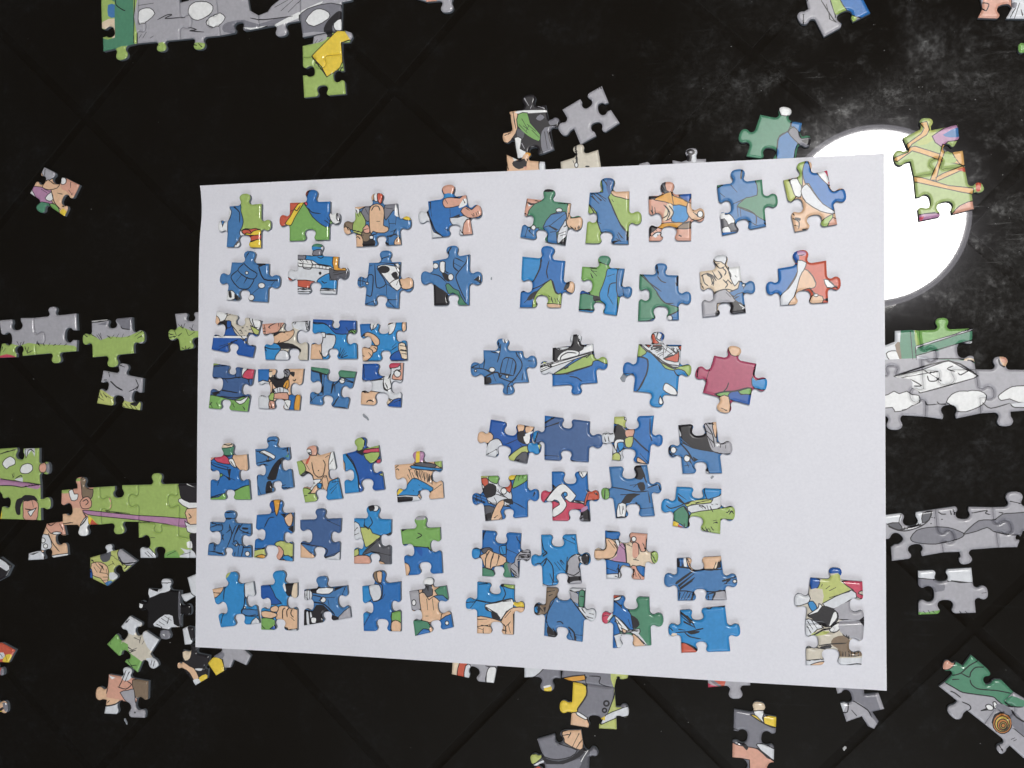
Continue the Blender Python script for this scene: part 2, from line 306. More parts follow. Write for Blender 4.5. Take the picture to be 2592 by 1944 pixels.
('B1', 'denim blue piece with teal green band and one white button, fourth row',
 '1108 635 t 1330 785 1570 685 t 1415 880 1480 1065 t 1285 930 1095 1015 t 1215 845', 'B3',
 'G3 1100 620 1310 660 1290 700 1270 715 1180 685 1105 665;G3 1370 660 1590 680 1560 750 1370 735;Wo 1432 780 28 28;k4 1210 710 1240 920;k4 1350 760 1320 910;k 1220 900 1230 700;k 1330 1040 1400 940;k5 1150 900 1190 915;k 1110 990 1160 940;k 1390 740 1400 780 1350 820;k 1460 760 1540 790;k4 1330 1045 1470 1060'),
('B1', 'piece with royal blue top, white middle and tan lower left, end of fourth row',
 '1635 605 t 1855 730 2050 595 t 1925 840 2025 1050 t 1835 900 1615 1020 t 1730 835', 'W1',
 'B5 1600 590 1810 590 1800 690 1850 735 1830 755 1740 775 1640 770;R2 1890 590 2030 590 2000 640 1930 650 1895 640;S2 2020 590 2070 590 2050 760 2000 770 1940 760 1960 700 2030 660;Wo 1995 705 34 38;W 1880 650 1930 660 1920 760 1930 850 1880 870 1850 800;S1 1600 885 1860 905 1800 940 1780 1030 1600 1040;B5 1880 1030 1960 970 2040 960 2030 1070 1870 1060;S3 1870 940 1950 980 1890 1030;k 1740 780 1860 765;k 1680 1000 1700 980 1740 985;k4 1850 790 1860 860 1890 880'),
# ---- lower left block, first row
('B2', 'blue piece with green knob, crimson patch, tan right side and green lower corner, left end',
 '75 240 t 225 110 400 210 t 330 400 432 615 t 247 525 72 615 t 155 400', 'B1',
 'G3 160 150 290 140 280 215 190 215;S3 165 110 280 110 270 145 180 155;R2 110 235 200 215 250 260 250 300 140 280;S1 280 215 420 200 420 370 340 350 290 280;W 240 260 280 250 310 330 270 310;S2 70 240 120 235 90 265 70 265;G2 290 540 440 480 440 630 280 630;G2 65 600 150 590 215 550 220 630 70 630;K- 240 340 265 340 250 420;K- 70 330 110 350 75 360;k 200 400 300 440;k 140 490 160 440;G2 160 390 180 380 190 400 160 415;k 80 280 250 330'),
('B2', 'blue piece with a long black slanted stripe and a white zigzag strip',
 '470 165 t 622 50 775 145 t 705 310 815 505 t 660 450 495 580 t 565 350', 'B3',
 'W 515 195 560 175 655 225 640 255 600 230 580 265 610 270 580 275 600 235;K 590 420 630 330 680 265 730 240 690 310 660 430 600 435;K- 580 460 620 450 630 560 570 570;k 580 410 640 435;K- 600 310 480 310 560 295;G3- 740 230 775 210 775 240;k 490 290 650 255;k 710 510 800 510;k 500 490 530 570;k 590 100 630 85 660 95;k4 760 150 770 210'),
('B2', 'tan piece with white and light blue parts and lime green corners',
 '840 275 t 968 135 1165 185 t 1125 395 1248 605 t 1055 520 915 640 t 985 435', 'S1',
 'S2 920 150 970 130 1020 140 1020 220 940 210;W 930 170 970 165 980 210 940 205;K- 940 195 980 190 950 215;R1- 950 235 970 225 945 295 925 290;G1 830 270 890 270 930 340 880 420 840 400;K 870 410 930 360 990 400 990 460 970 440 900 400;W 1150 190 1230 200 1210 350 1130 350;W 980 440 1060 430 1050 460 1000 500 960 570 940 560 990 470;G1 890 510 980 530 950 560 1020 560 1020 640 900 650;B2 1030 470 1070 470 1060 520 1030 500;S1 1070 430 1110 400 1130 500 1090 540;B2 1140 450 1260 430 1260 620 1090 620 1110 570;k 1140 530 1210 470;k 1150 560 1200 500;Ko- 1040 355 6 6;k 1080 260 1100 300 1080 400 1030 415'),
('B2', 'royal blue piece with lime green knob and a red stripe at upper right',
 '1250 210 t 1400 62 1570 130 t 1515 335 1625 525 t 1465 430 1270 560 t 1350 395', 'B5',
 'B2 1240 210 1290 210 1350 280 1390 400 1400 550 1260 580 1250 400;G1 1350 90 1400 55 1450 90 1430 170 1370 175;G1 1430 170 1580 120 1580 200 1440 180;R2 1450 170 1580 155 1580 190 1440 200;G1 1440 210 1580 190 1560 260 1500 290;R2 1560 260 1610 250 1590 300 1550 300;K 1380 190 1440 175 1430 220;S1 1240 250 1275 290 1275 370 1250 360;G4 1580 390 1620 370 1630 420;k4 1290 220 1350 300 1390 400 1400 520'),
('B2', 'beige piece with bright blue lower half and purple and yellow striped knob, set apart right',
 '1710 305 t 1922 182 2130 270 t 2045 410 2150 600 t 1975 525 1738 640 t 1820 470', 'S1',
 'V1 1860 190 1985 190 1970 270 1960 295 1890 280;Y1- 1910 180 1940 180 1935 300 1905 300;H3 1880 300 1960 280 2080 300 2070 330 1970 320;G1 2070 275 2150 260 2140 330 2090 310;B2 1870 310 2050 330 2150 340 2130 370 2000 350 1870 335;B2 1800 520 1870 430 1920 430 2060 510 2030 545 1990 530 1930 540 1920 580 1740 580;W1 1730 580 1920 580 1940 650 1730 650;K- 1730 590 1880 590 1850 640 1740 645;B5 1725 520 1780 510 1740 580;Y1- 1760 510 1790 530 1750 570 1735 560;k 1890 350 1910 400;k 1920 360 1940 410;k 1950 360 1965 420;k 1980 370 1990 430;k 2010 380 2020 450;k 2040 400 2050 470;k 1750 310 1720 330;k 1840 340 1870 420;k 2130 480 2030 550'),
# ---- lower left block, second row
('B3', 'denim blue piece crossed by fine ink folds, one white button, left end of middle row',
 '72 232 t 250 130 435 250 t 350 400 440 550 t 235 462 48 530 t 165 380', 'B3',
 'k 80 280 180 250 180 310 80 320;k4 210 200 290 200;K- 215 195 265 195 260 210 220 210;k 250 260 270 340 230 450;k 270 350 310 260;k 330 260 290 370 290 420;K- 365 280 415 285 410 300 365 298;k 360 250 340 300 430 340;Wo 408 515 20 22;k 320 430 370 450 350 550;k 330 460 320 550;k 60 490 190 510;k 130 420 120 490;k 200 340 180 390;Wo 312 436 10 10;k 280 410 310 400 340 450'),
('B3', 'royal blue piece with tan stripe in its knob and lime and tan lower edge',
 '485 170 t 655 35 815 150 t 725 370 805 585 t 620 440 460 550 t 562 350', 'B1',
 'O1 635 40 700 40 670 180 650 120;B5 600 60 640 50 650 140 610 140;S1 735 200 790 150 810 190 800 260 770 270;K- 770 290 825 260 820 330 790 310;G4 460 490 560 470 600 440 600 570 450 570;G4 650 430 700 400 810 430 810 540 740 530 690 470;S2 655 470 690 445 730 490 720 540 680 580 650 560;B2 720 540 770 530 810 560 800 590 740 575;S1 690 570 740 570 740 600 690 590;O1 480 540 540 520 570 540 560 560;k 560 280 600 200 650 190;k 470 470 590 460;K- 700 160 750 160 740 200'),
('B3', 'plain slate blue piece with a tan lower left corner, middle row',
 '872 215 t 1052 112 1238 200 t 1145 365 1222 570 t 1045 455 875 550 t 978 360', 'B4',
 'S1 870 430 900 440 960 500 1010 550 870 570;W1 1090 555 1180 530 1235 490 1230 590 1090 575;B3- 890 430 1000 460 1100 450 1010 520;k 880 420 1080 460 1120 490 1090 545;k 1100 545 1220 500;k 1120 220 1230 270'),
('B3', 'bright blue piece with a lime wedge, grey lower right and white left edge, middle row',
 '1352 200 t 1522 85 1685 210 t 1585 395 1680 610 t 1535 515 1350 605 t 1435 430', 'B2',
 'Wo 1545 110 28 28;K- 1480 90 1530 85 1540 120 1500 140;W1 1345 240 1400 250 1440 390 1345 390;G4 1415 280 1500 290 1520 330 1590 355 1560 390 1480 450 1455 450 1430 360;H3 1460 480 1530 420 1590 370 1690 450 1690 620 1580 620 1590 540 1510 500 1430 530;S2 1345 540 1390 530 1470 530 1500 560 1490 620 1340 615;G4 1350 490 1390 470 1400 520 1350 540;S1 1570 580 1620 590 1630 625 1575 620;K- 1620 350 1690 320 1680 370;k 1455 500 1590 380;k 1500 490 1680 530;k 1450 210 1450 260;k 1500 190 1520 240 1480 290;k4 1440 260 1480 290 1480 300;k 1360 310 1390 280;k 1360 350 1400 330'),
('B3', 'piece with green upper half and royal blue lower half, tan lower left corner',
 '1765 300 t 1942 180 2118 280 t 2030 450 2140 690 t 1980 590 1812 710 t 1885 480', 'G2',
 'B1 1770 440 1890 450 2010 460 2040 490 2160 480 2170 720 1790 730;S1 1795 600 1840 610 1855 660 1830 715 1800 720;B5- 1890 460 1960 465 1960 540 1920 500;H1- 1900 190 1990 180 1980 210 1910 215;k 1890 450 2020 460;K- 1780 300 1830 295 1780 320;K- 1785 430 1820 430 1790 445;k 1920 330 1960 350 1910 380'),
# ---- lower left block, third row
('B4', 'light blue piece with white right shoulder and pale knob tip, left end of bottom row',
 '88 210 t 250 62 440 145 t 380 320 495 505 t 318 425 160 540 t 215 365', 'B2',
 'G4- 195 70 250 60 230 100 205 120;S1 80 200 190 190 160 250 100 290;k 90 240 160 240;W1 370 160 450 140 465 270 380 290;W1 420 510 470 450 500 500 490 520;B3 350 380 480 390 480 440 390 440 350 420;k 340 420 370 330 370 170;k 190 300 200 200 240 150;k 170 500 190 410;Wo 372 368 8 10;k 350 420 400 440 460 430'),
('B4', 'light blue piece with navy left part and large tan finger shapes below, bottom row',
 '505 180 t 660 50 822 155 t 730 325 822 568 t 672 470 510 560 t 592 335', 'B2',
 'B5 500 170 590 180 640 280 690 330 600 340 500 290;K 720 170 790 160 760 270 730 240;W- 700 180 715 160 730 220 720 230;S3 790 160 830 150 825 300 770 300;S1 660 380 690 350 830 390 830 570 740 560 710 530 700 480 640 470;S1 595 370 640 350 665 370 650 405 600 400;S1 510 410 550 395 640 415 650 440 600 460 530 450;G2 500 460 620 465 630 500 620 570 500 570;B5 590 550 630 520 640 565;k 700 460 700 390 720 370;k 740 450 735 400 750 370;k 790 450 770 420 780 380;k 800 480 770 450;W1 740 560 820 550 820 575;k4 710 540 740 545 740 560;k 520 520 550 550'),
('B4', 'denim blue piece with black and white striped left edge and white patches, bottom row',
 '880 215 t 1028 98 1250 180 t 1172 320 1285 455 t 1072 405 878 525 t 962 345', 'B3',
 'W1 870 230 950 220 945 310 870 315;k 890 230 890 310;k 910 225 910 305;k 930 220 930 305;K 940 210 1020 190 1020 240 960 240;W 1010 200 1140 200 1100 250 990 245;K- 1150 195 1240 180 1140 230;Wo 1048 300 24 24;K 870 400 900 390 960 400 990 350 1050 350 1110 420 1040 420 1040 520 870 530;W1- 905 410 920 410 930 520 910 520;W1- 935 410 945 410 955 460 940 460;W 945 455 990 455 985 500 950 500;K- 1110 430 1180 450 1190 500 1110 500;H1 1180 450 1280 360 1290 460 1190 490;k 1060 280 1150 280;k 960 260 1040 280 1010 310;k 1090 300 1100 350;k 1240 190 1210 260;k4 960 320 1060 340 1150 430'),
('B4', 'royal blue piece with white shoulder, green and tan lower right, bottom row',
 '1380 185 t 1520 50 1712 145 t 1632 355 1715 575 t 1552 468 1392 572 t 1475 370', 'B1',
 'B2 1370 185 1450 180 1475 290 1390 340 1370 300;W1 1440 180 1530 170 1550 230 1540 290 1480 315;N1 1480 60 1530 50 1545 160 1490 130;S1 1510 60 1555 60 1550 150 1520 140;B2- 1385 410 1440 420 1390 520;G2 1640 410 1730 400 1730 500 1640 480;S1 1635 500 1670 475 1715 500 1710 585 1640 585;k 1480 315 1550 290 1560 180 1530 160;k 1640 400 1630 580;k 1400 520 1450 430;k 1560 290 1580 250'),
('B4', 'piece with tan hand-like shape among grey, teal and blue, under a white knob',
 '1785 230 t 1945 112 2105 180 t 2035 370 2165 540 t 2005 480 1835 615 t 1895 430', 'S1',
 'W 1880 100 2010 100 1990 170 1900 175;H3 1900 180 1980 175 1990 260 1920 270;H1 1770 240 1870 220 1890 380 1790 380;Wo 1830 325 18 26;G3 2010 220 2120 170 2140 330 2080 300;B3 2000 270 2080 260 2140 330 2090 340 2040 310;S1 1875 250 1920 240 1960 300 2000 270 2060 330 2060 480 1900 490 1890 380;G3 1810 480 1950 490 1960 560 1820 620;B1 1870 590 1910 550 1960 560 1960 590 1850 615;B1 2050 480 2160 420 2180 550 2040 560;Wo 2115 500 16 18;K- 1930 180 1960 180 1955 230;k 1940 290 1950 390;k 1990 290 2000 390;k 1930 440 1955 440'),
]
ON_PAPER += [
# ---- upper right block, first row
('C1', 'teal green piece with blue lower edge, pink left edge and tan right knob',
 '145 315 t 402 212 640 370 t 768 600 575 842 t 320 668 70 750 t 218 575', 'G3',
 'S2 130 310 330 330 240 380 200 420 170 460 150 520 90 520 110 420;K- 160 375 240 375 210 395 170 395;W- 160 380 200 400 170 410;K- 130 330 155 330 130 430 110 420;K- 340 200 470 200 430 245 345 245;Wo 510 452 36 24;B3 420 500 580 470 600 640 480 700 490 840 380 840 380 720 330 640;k 400 630 590 480;k 400 625 500 670;K- 390 630 490 665 480 685;W1 500 700 560 600 580 560 610 640 590 740 550 780 490 830;K- 510 820 560 770 590 770 590 850;k 500 720 580 690;S1 610 370 650 370 640 540 770 520 790 620 700 680 610 640 590 590 600 480;k 600 480 590 590 610 640;B3 60 620 150 620 200 660 280 650 270 780 60 770;k 160 640 130 740;k 170 680 230 740;Wo 222 645 26 28;k 640 630 650 650;k 690 640 690 660;k 730 630 740 650;k 500 380 640 372'),
('C1', 'slate blue and lime green piece with a pale pink upper right corner',
 '850 250 t 1050 85 1295 235 t 1432 535 1285 830 t 1040 690 800 820 t 930 535', 'G1',
 'B3 830 240 1000 250 980 90 1120 80 1110 220 1060 310 1100 400 1130 480 1200 610 1250 670 1290 850 1080 840 1090 730 1030 690 980 700 940 580 930 480 860 400 830 370;S1 1095 235 1300 230 1300 330 1200 310 1120 290;B4- 1050 90 1110 100 1080 290 1040 200;k 870 270 920 340;k 900 265 980 350;k 940 265 1030 355;k 830 370 890 460 940 590 980 700;k 1060 300 1110 420 1200 620 1260 690;k 1170 700 1210 760;k 1150 770 1200 800;k5 1270 690 1270 780;K- 1100 800 1190 790 1110 830'),
('C1', 'orange and tan piece with light blue centre and dark grey lower left corner',
 '1510 290 t 1720 130 1990 262 t 2138 500 1988 790 t 1740 630 1515 795 t 1658 555', 'S2',
 'H3 1650 160 1700 130 1720 250 1670 250;S2 1700 130 1790 130 1790 250 1710 230;K- 1510 290 1600 295 1570 330 1510 330;O1 1570 330 1660 280 1760 245 1790 290 1900 330 1960 370 1930 410 1790 390 1700 360 1620 345;B5 1850 280 1990 255 1960 360 1900 330;B2 1780 400 1930 410 1960 530 1900 590 1770 575;S3- 1720 380 1780 400 1780 500 1700 570 1670 560;k 1680 390 1730 450 1720 510 1670 540;k 1740 400 1790 470 1760 540 1700 570;S1 1950 370 2000 380 2010 440 2120 410 2150 500 2080 560 1990 550 1940 470;Wo 2090 495 32 36;O1 1650 600 1790 590 1900 590 1830 650 1740 630 1670 660 1610 640;K- 1510 620 1580 610 1610 660 1540 710 1515 770;W1- 1560 730 1610 700 1660 690 1590 760;N1 1830 650 1920 590 1985 580 1980 650 1890 660;k 1820 660 1985 655;Wo 1670 725 24 28;k 1550 410 1560 480;k 1580 420 1590 480;k4 1770 270 1790 380;Ko- 2010 450 8 8;k 1860 730 1880 740;Ko- 1615 730 6 8'),
('C2', 'blue piece with pale green right knob and black and white checked lower left corner',
 '240 345 t 470 165 748 280 t 925 510 795 805 t 520 730 300 910 t 400 580', 'B3',
 'G3 670 290 760 270 780 450 940 430 940 600 790 610 790 750 640 660 470 590 520 530 570 490 690 460 690 350;G3 235 340 310 345 250 380;W 300 700 380 670 440 740 430 780 370 790;H3 260 740 320 720 370 800 290 830;H3 370 800 440 770 490 870 410 880;W 300 830 370 810 400 880 310 890;W- 260 680 330 650 320 720 270 720;B1- 290 880 470 870 300 920;k 470 590 480 700;k 500 590 510 700;k 470 585 600 630 680 690 680 790;k 600 750 690 800;K- 760 770 800 760 800 810;K- 510 180 530 180 520 280 500 270;k 280 440 330 480;k 400 350 470 430;k 420 560 570 490'),
('C2', 'piece with blue, white and tan diagonal bands, nearest the upper right paper corner',
 '985 290 t 1210 78 1478 178 t 1690 445 1592 785 t 1325 680 1115 870 t 1205 560', 'S1',
 'G4 985 290 1050 280 1090 400 1130 470 1080 530 1030 540 1000 400;W 1060 290 1140 270 1190 370 1180 480 1120 470 1090 400;G1 1130 70 1250 80 1220 120 1200 200 1200 340 1190 360 1140 270 1160 200 1130 150;B1 1200 210 1220 110 1260 70 1300 200 1360 210 1480 340 1540 420 1720 380 1700 550 1550 560 1560 640 1430 560 1330 430 1270 330 1230 330;W1 1190 390 1250 335 1330 440 1430 560 1560 640 1540 670 1400 640 1240 540 1190 450;W 1360 210 1450 180 1510 330 1480 340;R2- 1440 180 1490 165 1500 250 1470 230;R2- 1490 310 1520 300 1490 340;G1 1400 760 1520 680 1540 700 1480 810 1400 830;S2 1540 710 1610 750 1580 800 1480 810;K- 1120 710 1180 720 1170 750 1120 730;k 1090 720 1160 760 1160 830;k 1080 650 1110 690;k 1110 800 1160 810;K- 1190 840 1270 830 1210 860;k4 1050 300 1090 400'),
# ---- upper right block, second row
('C3', 'royal blue piece with light green lower middle and a tan right knob tip',
 '105 190 t 430 58 638 245 t 755 580 582 828 t 350 675 72 825 t 230 560', 'B1',
 'B2 90 180 340 200 330 300 300 400 240 500 70 500;G1 460 480 500 540 520 620 560 660 590 650 600 840 410 840 410 720 350 670 290 700 280 780 300 840 230 840 260 690 330 590;S1 690 510 760 500 760 640 690 640 650 600;K- 660 510 700 520 680 590 620 610;S1 400 780 590 790 590 840 420 840;k4 340 210 330 330 250 500;k 440 250 410 380 430 470;k 80 640 200 610 330 560 460 480;k 130 770 330 590;k 470 700 490 770;k 510 710 530 770;k 540 710 570 770;K- 210 660 290 620 250 720 160 740;k 430 680 450 690;k 470 480 520 640 570 660'),
('C3', 'piece with green left side, blue bulging right side and dark green lower left, second row',
 '850 315 t 1130 178 1380 340 t 1470 640 1282 925 t 1070 760 805 865 t 975 560', 'G2',
 'G3- 1050 170 1210 170 1190 300 1090 270;k4 1070 265 1170 300;B2 1170 350 1300 350 1290 700 1280 940 1120 930 1140 790 1080 740 1070 650 1110 550 1150 430;B3 1300 350 1390 340 1340 560 1480 560 1480 720 1300 690 1280 520;k 1360 590 1370 690;B5 820 610 940 640 940 665 810 665;G3 800 665 1000 680 1000 860 800 850;K- 990 680 1070 690 1080 740 1000 750;B2- 800 860 1000 860 990 910;k4 810 850 1000 860;k 950 330 1030 340;k 970 370 1040 380;k 960 350 1040 440;k 960 400 990 460;k 1170 440 1260 410;k 1280 520 1200 540 1170 690;k 1180 690 1240 790'),
('C3', 'blue piece with teal green left side and a white half disc at the bottom',
 '1565 410 t 1835 272 2050 425 t 2210 705 2055 980 t 1830 812 1545 995 t 1690 670', 'B3',
 'G3 1550 400 1600 410 1690 520 1780 630 1820 700 1900 780 2060 830 2020 890 1930 930 1880 970 1860 850 1830 810 1760 840 1750 960 1530 1010 1500 750;Wo 1940 960 36 36;k 1560 400 1690 520 1840 630;k 1780 650 1880 770 1990 775;k 1790 440 1840 500 1900 520;k4 1780 300 1800 420;k 1930 925 2020 880;k5 2040 440 2030 560'),
('C4', 'pale piece with tan fist-like shape, grey lower half and blue right knob',
 '150 380 t 405 172 650 310 t 845 565 730 890 t 455 770 190 950 t 325 660', 'S3',
 'W1 330 180 490 170 470 290 420 260 340 250;W 510 320 650 300 680 500 640 500 590 560 540 470;H1 330 660 470 600 560 690 600 750 520 770 370 780 360 950 170 960 160 740 300 740;B3 520 640 630 590 650 500 700 520 860 480 850 660 700 650 600 700;B3 570 700 690 640 720 800 640 770;K 530 770 660 770 740 850 740 910 540 910;W- 640 780 720 830 690 850;K- 350 880 390 860 410 900 390 950 350 940;Wo 700 550 20 20;k 170 440 220 410 290 430 330 500 300 540;k 240 400 310 430 360 500;k 310 380 380 480;k 380 370 430 440 390 480;k 430 330 480 380 460 430;k 440 480 500 540 470 580;k 330 520 320 560;k 330 640 470 600 570 620;k 500 480 550 540;k 330 260 400 340 460 320;k 470 300 540 420 530 470'),
('C4', 'blue, white and salmon red piece with a tan patch, right end of second row',
 '1125 340 t 1400 112 1730 240 t 1912 520 1755 765 t 1440 615 1160 800 t 978 590', 'R1',
 'B1 950 300 1370 290 1360 400 1320 480 1240 600 1170 680 960 700;B5- 1310 150 1380 120 1390 260 1340 270;W1 1370 240 1480 270 1450 360 1400 450 1370 580 1330 690 1250 800 1150 810 1160 680 1260 590 1340 470 1370 380;S1 1460 350 1540 410 1600 520 1580 580 1520 590 1440 610 1390 660 1400 800 1250 800 1330 690 1370 560 1400 450;V1- 1370 120 1470 130 1470 180 1380 180;W 1700 480 1760 490 1840 570 1740 580;S1 1530 720 1570 670 1680 690 1680 770 1530 780;Wo 1600 675 28 18;k4 1520 580 1580 660;K- 1690 730 1760 700 1760 760;k 1500 370 1560 440 1600 530;k 1380 180 1450 170;k4 1760 500 1860 580'),
# ---- right middle row of four
('C5', 'denim blue piece with an upside down inked pocket, leftmost of the row of four',
 '290 365 t 565 200 838 375 t 1035 515 925 815 t 645 990 302 848 t 110 635', 'B3',
 'W1- 560 205 640 210 620 270 580 260;K- 580 205 620 270 590 270;K- 300 770 390 740 410 825 300 850;k 570 500 620 470 710 490 750 550 750 620 720 720;k 570 500 540 690 720 725;k 650 480 600 680;k 710 500 670 690;k 750 550 720 700;Wo 418 642 42 34;Wo 628 738 18 20;Wo 187 655 16 16;k 750 390 770 440 830 530 830 620 740 760 640 860 630 970;k 120 615 300 630 390 680;k4 300 755 420 690 500 680 520 740;k 290 450 310 520 300 620;k 540 280 520 430 490 540;k 520 750 650 800 700 810;k 850 690 840 790;k 920 520 1020 520;k 520 340 500 240;k 700 720 530 690 520 750;W- 460 380 530 380 510 410'),
('C5', 'blue piece with white and lime diagonal bands and a black and white top',
 '1260 330 t 1580 142 1825 275 t 2030 540 1890 825 t 1600 988 1258 868 t 1085 610', 'B1',
 'W1 1240 320 1500 320 1480 160 1680 140 1660 290 1720 300 1840 270 1840 400 1600 480 1280 700 1080 690 1080 560 1260 500;K 1255 340 1360 370 1480 345 1540 280 1560 150 1600 150 1630 250 1710 300 1650 390 1530 360 1420 400 1350 480 1310 520 1270 500;W 1330 480 1380 410 1470 365 1580 370 1640 400 1600 460 1380 520 1340 510;k 1370 510 1390 450 1480 400 1600 410;W 1090 590 1260 540 1600 450 1840 380 1820 410 1500 520 1260 600 1100 670;k 1090 610 1840 390;G1 1280 700 1450 610 1700 460 1830 420 1860 480 1980 430 2040 530 2010 560 1900 510 1830 530 1810 580 1600 640 1420 700;k4 1280 705 1420 700 1600 650 1820 580;W- 1640 390 1830 290 1820 370 1700 400;k 1430 600 1440 630 1490 590;k 1500 735 1600 750 1670 800;G4- 1130 520 1180 550 1140 555;k 1200 600 1260 590;k4 1590 150 1640 280'),
('C6', 'light blue piece with white laces on a red top and lime edges, third of four',
 '365 280 t 635 108 965 290 t 1105 650 908 1005 t 610 1165 292 940 t 145 620', 'B2',
 'B1 130 500 350 450 490 490 500 560 480 680 440 800 370 920 280 950 290 700 140 700;G1 350 270 390 300 480 390 430 440 350 460;W1 380 280 560 270 520 150 720 100 710 280 980 280 930 600 820 590 680 530 590 430 480 380;R1 550 150 590 150 610 220 660 270 560 270;B1 760 285 980 280 970 305 800 310;R1 460 290 540 300 510 330;R1 570 300 690 290 670 320 590 320;R1 720 490 860 440 930 380 920 530 820 520;R1 920 320 970 300 960 380;k 560 330 540 360 600 340 710 320;k 600 380 700 350;k 640 430 720 390;k 720 330 710 460;k 760 310 900 420;k 720 480 850 430;k 830 340 840 370 870 340;k 870 380 890 410 920 360;k4 520 380 600 460 680 540 820 600 930 610;k 640 110 620 200 680 240;B5- 640 110 710 120 710 200 680 240 690 150;W 740 830 800 850 880 910 910 990 820 990 710 920;W 670 1010 710 1100 680 1130 650 1100;G1 680 540 790 600 870 630 930 600 1110 570 1110 720 1060 730 1010 660 920 630 850 650 740 620;k 860 650 900 710 940 730;k4 380 460 480 490 500 580 470 720 370 910'),
('C6', 'plain maroon red piece with tan top knob and blue right knob, rightmost of four',
 '1425 440 t 1720 308 2020 555 t 2168 855 1922 1135 t 1545 1240 1262 965 t 1165 665', 'R3',
 'S1 1620 300 1830 300 1800 420 1740 450 1660 430;B2 1960 740 2010 790 2180 760 2190 920 1990 900 1950 820;G2 1460 980 1560 950 1660 960 1640 1020 1480 1010;G2 1750 950 1900 900 1950 910 1930 990 1820 985;B5 1650 960 1760 940 1800 990 1940 990 1930 1150 1630 1050;S1 1500 1020 1630 1020 1640 1260 1430 1250;R3- 1160 620 1220 600 1200 720 1170 720;k 1530 1180 1600 1210;k 1630 820 1600 900 1550 950;k4 1440 980 1560 950 1720 940 1900 890;k 1200 620 1190 740;k5 2015 560 1975 720;k 1420 440 1260 960'),
# ---- lower right block, first row
('D1', 'blue piece with tan left knob, white lower left corner and lime band',
 '260 135 t 465 305 728 215 t 800 460 650 612 t 415 420 205 520 t 118 320', 'B5',
 'S1 100 240 270 280 290 340 240 390 100 400;W1 230 400 290 350 350 345 390 405 360 480 350 540 200 540;k 210 520 320 460;B2 310 545 360 490 370 540 340 560;S1 550 180 630 200 610 270 560 270;S1 640 210 730 210 700 270 640 280;K 550 280 620 260 630 300 610 330 650 400 570 370;W 610 320 690 290 680 390 640 400;W- 640 290 720 260 700 290 640 310;G4 450 540 580 440 660 420 670 490 590 500 510 590 460 590;H3 510 590 600 490 660 500 650 620;B2 660 410 700 380 770 390 790 500 740 510 670 480;G4- 770 410 800 400 790 460;k 430 400 550 350;k 470 430 480 480;k 580 400 600 420;K- 530 570 580 560 560 590'),
('D1', 'plain slate blue piece with two ink stripes at upper left, second in its row',
 '842 92 t 1080 230 1330 155 t 1470 370 1315 595 t 1075 470 838 570 t 715 320', 'B4',
 'B1 830 80 990 80 860 170 840 170;k4 840 170 980 90;k4 850 220 1000 165;B2- 700 260 780 270 740 370 700 370;k4 770 280 740 370;k 720 290 700 340;k 840 520 1000 530;k4 1130 580 1190 595'),
('D1', 'piece with royal blue right side and black, white and lime left side',
 '1592 105 t 1785 240 2020 92 t 2115 365 1965 615 t 1755 450 1568 570 t 1455 330', 'B1',
 'G4 1580 100 1760 100 1720 230 1640 190 1590 180;Wo 1720 125 18 18;K 1600 210 1660 200 1710 240 1710 340 1610 360 1590 300;W1 1450 270 1590 260 1590 380 1450 390;k 1490 330 1500 370;k 1530 320 1540 370;k 1470 290 1580 290;S2 1715 250 1810 240 1800 310 1750 345 1715 310;G4 1710 340 1800 320 1780 430 1720 430;W 1590 400 1620 350 1690 350 1700 380 1630 390 1620 490;B2 1630 390 1690 380 1700 430 1660 480 1640 450;W1 1570 400 1620 480 1620 500 1660 480 1680 460 1730 450 1720 580 1650 580 1650 500 1580 520;G4 1560 530 1620 490 1660 520 1650 590 1560 580;S1 1840 590 1850 540 1930 600 1930 620;k4 1800 330 1880 410 1960 480;k 1980 130 1980 290 2000 370;k 1870 500 1960 600;B2- 1990 110 2010 100 2000 200'),
('D1', 'placeholder', '', '', ''),
# ---- lower right block, second row
('D2', 'blue piece with black and white striped left and red, green and yellow top',
 '152 150 t 405 270 655 135 t 780 355 658 590 t 450 505 202 635 t 60 400', 'B1',
 'W1 50 330 200 320 240 440 440 470 490 420 480 300 350 250 330 130 150 130;G2 240 150 350 130 340 220 310 230 250 200;G4- 150 150 240 150 200 175 150 175;R1 155 180 220 170 240 210 230 260 200 290 170 230;W 170 230 200 270 200 300 175 290;K 180 290 250 230 320 260 310 350 230 380 200 350;Y1 450 130 530 110 550 140 510 190 460 190;G2 500 260 520 190 550 130 670 130 660 190 590 240 510 280;R1 410 270 480 200 490 270 470 330;Wo 405 310 32 34;k 60 370 210 430;k 80 350 230 410;k 110 350 120 450;k 330 310 460 400;k 310 340 430 380;H3 190 470 310 490 280 550 270 640 190 640;S1 310 490 350 430 400 405 410 450 370 530 390 600 350 640 260 640;K 410 400 490 400 500 450 430 430;k 510 430 640 500;k4 570 460 600 480;k 740 320 720 370;K- 200 570 270 540 260 630 200 630;k 320 440 280 440;k 400 470 460 480'),
('D2', 'blue and crimson piece with a large white looped letter shape and orange right knob',
 '918 100 t 1115 235 1300 100 t 1430 360 1335 640 t 1165 510 925 630 t 800 370', 'B1',
